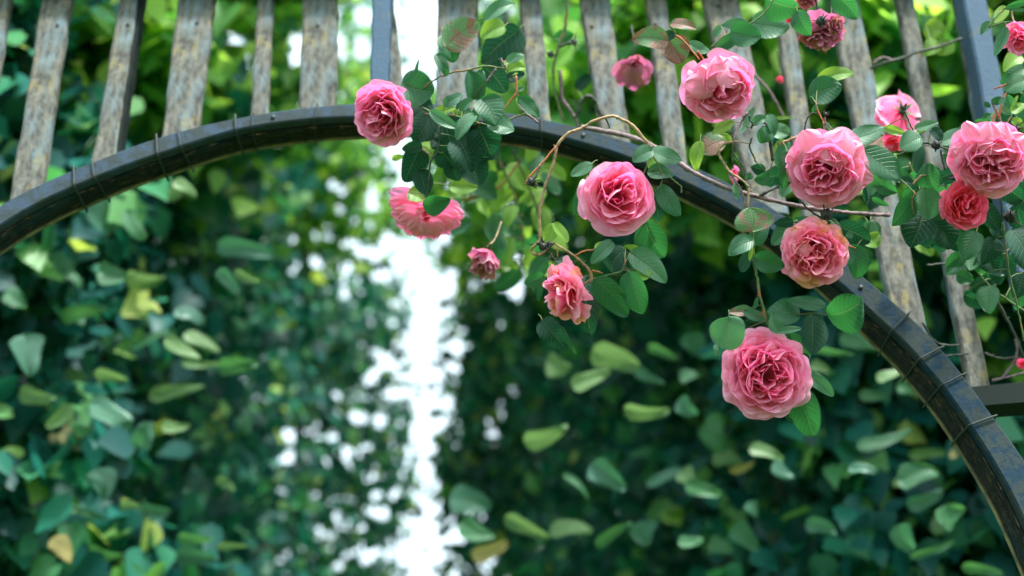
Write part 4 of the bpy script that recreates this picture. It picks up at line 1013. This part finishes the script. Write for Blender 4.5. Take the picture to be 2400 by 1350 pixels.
crown_tree("bright yellow-green tree crown behind the slats at the upper right", 1180, 2600, -260, 560, 3.2, 4.6, 5600, 31, .085, BRIGHT, tone_pow=1.0)
crown_tree("bright tree crown glimpsed between the slats in the right top corner", 1900, 2900, -200, 900, 2.9, 4.4, 5200, 32, .08, BRIGHT, tone_pow=1.5)
crown_tree("green crown behind the slats at the upper left", -500, 820, -330, 430, 3.4, 5.2, 8500, 33, .09, BRIGHT, tone_pow=1.05)
crown_tree("distant pale crown full of sky holes left of the white gap", 380, 960, -200, 700, 6.0, 9.0, 9000, 34, .068, BRIGHT, hole=.25)
crown_tree("distant crown right of the white gap above the dark column", 1000, 1500, -100, 760, 6.0, 9.0, 8500, 35, .068, BRIGHT, hole=.2)
crown_tree("distant crown low beside the white gap, behind the loose rose", 1030, 1500, 600, 1500, 6.5, 9.5, 9500, 36, .068, HEDGE, hole=.12, tone_add=.05)
crown_tree("distant crown low on the left of the white gap", 350, 985, 550, 1500, 7.5, 11.0, 9500, 37, .068, HEDGE, hole=.15, tone_add=.05)

crown_tree("dark evergreen crown standing behind the bright leaves at the upper right", 1250, 2900, -300, 750, 4.8, 6.2, 9000, 38, .10, HEDGE, tone_pow=2.2)
crown_tree("deep green tree filling the back behind the clipped lindens at the lower right", 1330, 2700, 560, 1600, 5.2, 7.0, 12000, 39, .10, HEDGE, tone_pow=1.2)
# single lighter-coloured leaves that stand out of the hedges
LEAF['i'] = rose_leaf_mat("linden_leaf_green", (0.030, 0.15, 0.065, 1), (0.10, 0.34, 0.08, 1))
LEAF['y'] = rose_leaf_mat("linden_leaf_pale", (0.10, 0.23, 0.085, 1), (0.20, 0.38, 0.11, 1))
LEAF['t'] = rose_leaf_mat("linden_leaf_tan", (0.36, 0.33, 0.13, 1), (0.34, 0.33, 0.10, 1))
LEAF['h'] = rose_leaf_mat("linden_leaf_greygreen", (0.055, 0.19, 0.135, 1), (0.06, 0.25, 0.10, 1), rough=.38)
acc_l = [(243, 470, 262, 545, 100, 'h'), (395, 455, 440, 430, 34, 'y'), (415, 430, 460, 462, 30, 'y'), (70, 565, 90, 590, 26, 't'), (160, 600, 150, 650, 70, 'h'), (240, 640, 300, 650, 55, 'l'), (310, 650, 385, 650, 48, 'y'), (270, 660, 330, 640, 14, 'y'),
         (20, 690, 60, 720, 50, 'l'), (5, 670, 80, 690, 44, 'h'), (60, 800, 72, 880, 80, 'h'), (160, 740, 255, 725, 40, 'l'), (320, 810, 400, 775, 24, 'l'), (400, 800, 470, 840, 36, 'y'), (445, 790, 515, 825, 30, 'y'), (440, 850, 515, 852, 22, 'y'),
         (525, 860, 605, 855, 44, 'l'), (160, 880, 220, 878, 34, 'y'), (235, 875, 300, 890, 30, 'y'), (60, 920, 130, 935, 46, 'y'), (10, 930, 60, 960, 44, 'y'), (160, 960, 110, 1000, 40, 'y'), (155, 1015, 212, 1045, 52, 't'), (120, 1025, 150, 1020, 22, 't'),
         (230, 950, 310, 990, 56, 'h'), (370, 925, 480, 905, 38, 'y'), (390, 1000, 445, 998, 30, 'y'), (330, 1040, 350, 990, 56, 'h'), (70, 1180, 150, 1150, 20, 'l'), (230, 1110, 245, 1170, 70, 'h'), (150, 1190, 250, 1220, 24, 'l'), (100, 1290, 140, 1240, 30, 'l'),
         (130, 1270, 165, 1320, 50, 't'), (60, 1290, 100, 1340, 60, 'l'), (220, 1290, 290, 1300, 34, 'l'), (290, 1185, 330, 1190, 22, 'y'), (335, 1200, 400, 1200, 50, 'h'), (430, 1260, 500, 1265, 30, 'l'), (520, 1280, 580, 1280, 18, 'y'), (430, 1300, 510, 1310, 50, 'h'),
         (520, 640, 560, 690, 34, 'h'), (420, 735, 480, 760, 34, 'h'), (530, 580, 640, 600, 50, 'h'), (560, 640, 610, 660, 24, 'y'), (20, 1335, 40, 1350, 30, 't'), (515, 1125, 550, 1150, 26, 'y'), (300, 505, 340, 560, 40, 'l')]
acc_r = [(1405, 830, 1500, 862, 66, 'y'), (1290, 850, 1340, 860, 60, 'y'), (1355, 900, 1430, 870, 44, 'y'), (1530, 815, 1590, 845, 26, 'l'), (1600, 885, 1640, 880, 34, 'l'), (1480, 960, 1570, 960, 40, 'y'), (1620, 790, 1640, 835, 60, 'h'),
         (1600, 940, 1635, 970, 44, 'h'), (1245, 1030, 1330, 1000, 50, 'y'), (1680, 1080, 1740, 1085, 44, 'y'), (1770, 1055, 1835, 1080, 34, 'y'), (1720, 1100, 1770, 1080, 20, 't'), (1660, 1000, 1700, 1060, 60, 'l'), (1400, 1095, 1465, 1150, 62, 'h'), (1530, 1130, 1600, 1100, 26, 'h'),
         (1600, 1110, 1630, 1140, 50, 'y'), (1620, 1140, 1690, 1160, 40, 'l'), (1070, 1170, 1150, 1190, 70, 'h'), (1090, 1230, 1160, 1260, 56, 'l'), (1200, 1220, 1290, 1260, 40, 'y'), (1305, 1245, 1390, 1245, 40, 'y'), (1410, 1270, 1480, 1225, 30, 'l'), (1120, 1300, 1190, 1270, 40, 't'),
         (1515, 1230, 1520, 1280, 70, 'h'), (1600, 1270, 1650, 1265, 30, 'l'), (1670, 1275, 1720, 1290, 44, 'l'), (1730, 1240, 1780, 1290, 56, 'h'), (1330, 1120, 1380, 1170, 18, 'l'), (1500, 870, 1560, 900, 30, 'h'), (1760, 1180, 1775, 1210, 34, 'h'),
         (2020, 680, 2050, 700, 20, 'l')]
acc_n = [(2030, 1040, 2140, 1005, 34, 'l'), (2145, 1065, 2220, 1060, 28, 'y'), (2120, 1125, 2200, 1110, 62, 'l'), (2100, 1135, 2140, 1135, 22, 'y'), (2140, 1180, 2210, 1150, 40, 'h'), (2215, 1225, 2260, 1190, 60, 'l'), (2190, 1240, 2235, 1235, 44, 'y'), (2150, 1300, 2240, 1265, 20, 'l'), (2270, 1330, 2350, 1345, 30, 'l'),
         (2025, 925, 2080, 925, 28, 'l'), (2065, 885, 2120, 870, 26, 'y'), (2110, 905, 2150, 920, 40, 'l'), (1985, 790, 2060, 820, 50, 'l'), (1910, 815, 2000, 830, 20, 'l'), (1905, 860, 1945, 872, 28, 'y'), (2230, 1060, 2245, 1068, 22, 't'), (1820, 1090, 1860, 1120, 36, 'h'), (1970, 1190, 1990, 1220, 28, 'h'),
         (2110, 1240, 2140, 1290, 56, 'h'), (1900, 1230, 1960, 1250, 40, 'h'), (2290, 1230, 2330, 1280, 44, 'h'), (2000, 1100, 2060, 1108, 26, 'h')]
for lst, root, d0 in ((acc_l, NEARL, 3.05), (acc_r, SECR, 3.15), (acc_n, NEARR, 2.9)):
    for i, a_ in enumerate(lst):
        rose_leaf((a_[0], a_[1]), (a_[2], a_[3]), a_[4] * .95, d0 + .25 * math.sin(i * 2.3), 'i' if a_[5] == 'l' else a_[5], root, 9000 + i * 7 + int(d0 * 100), heart=True)
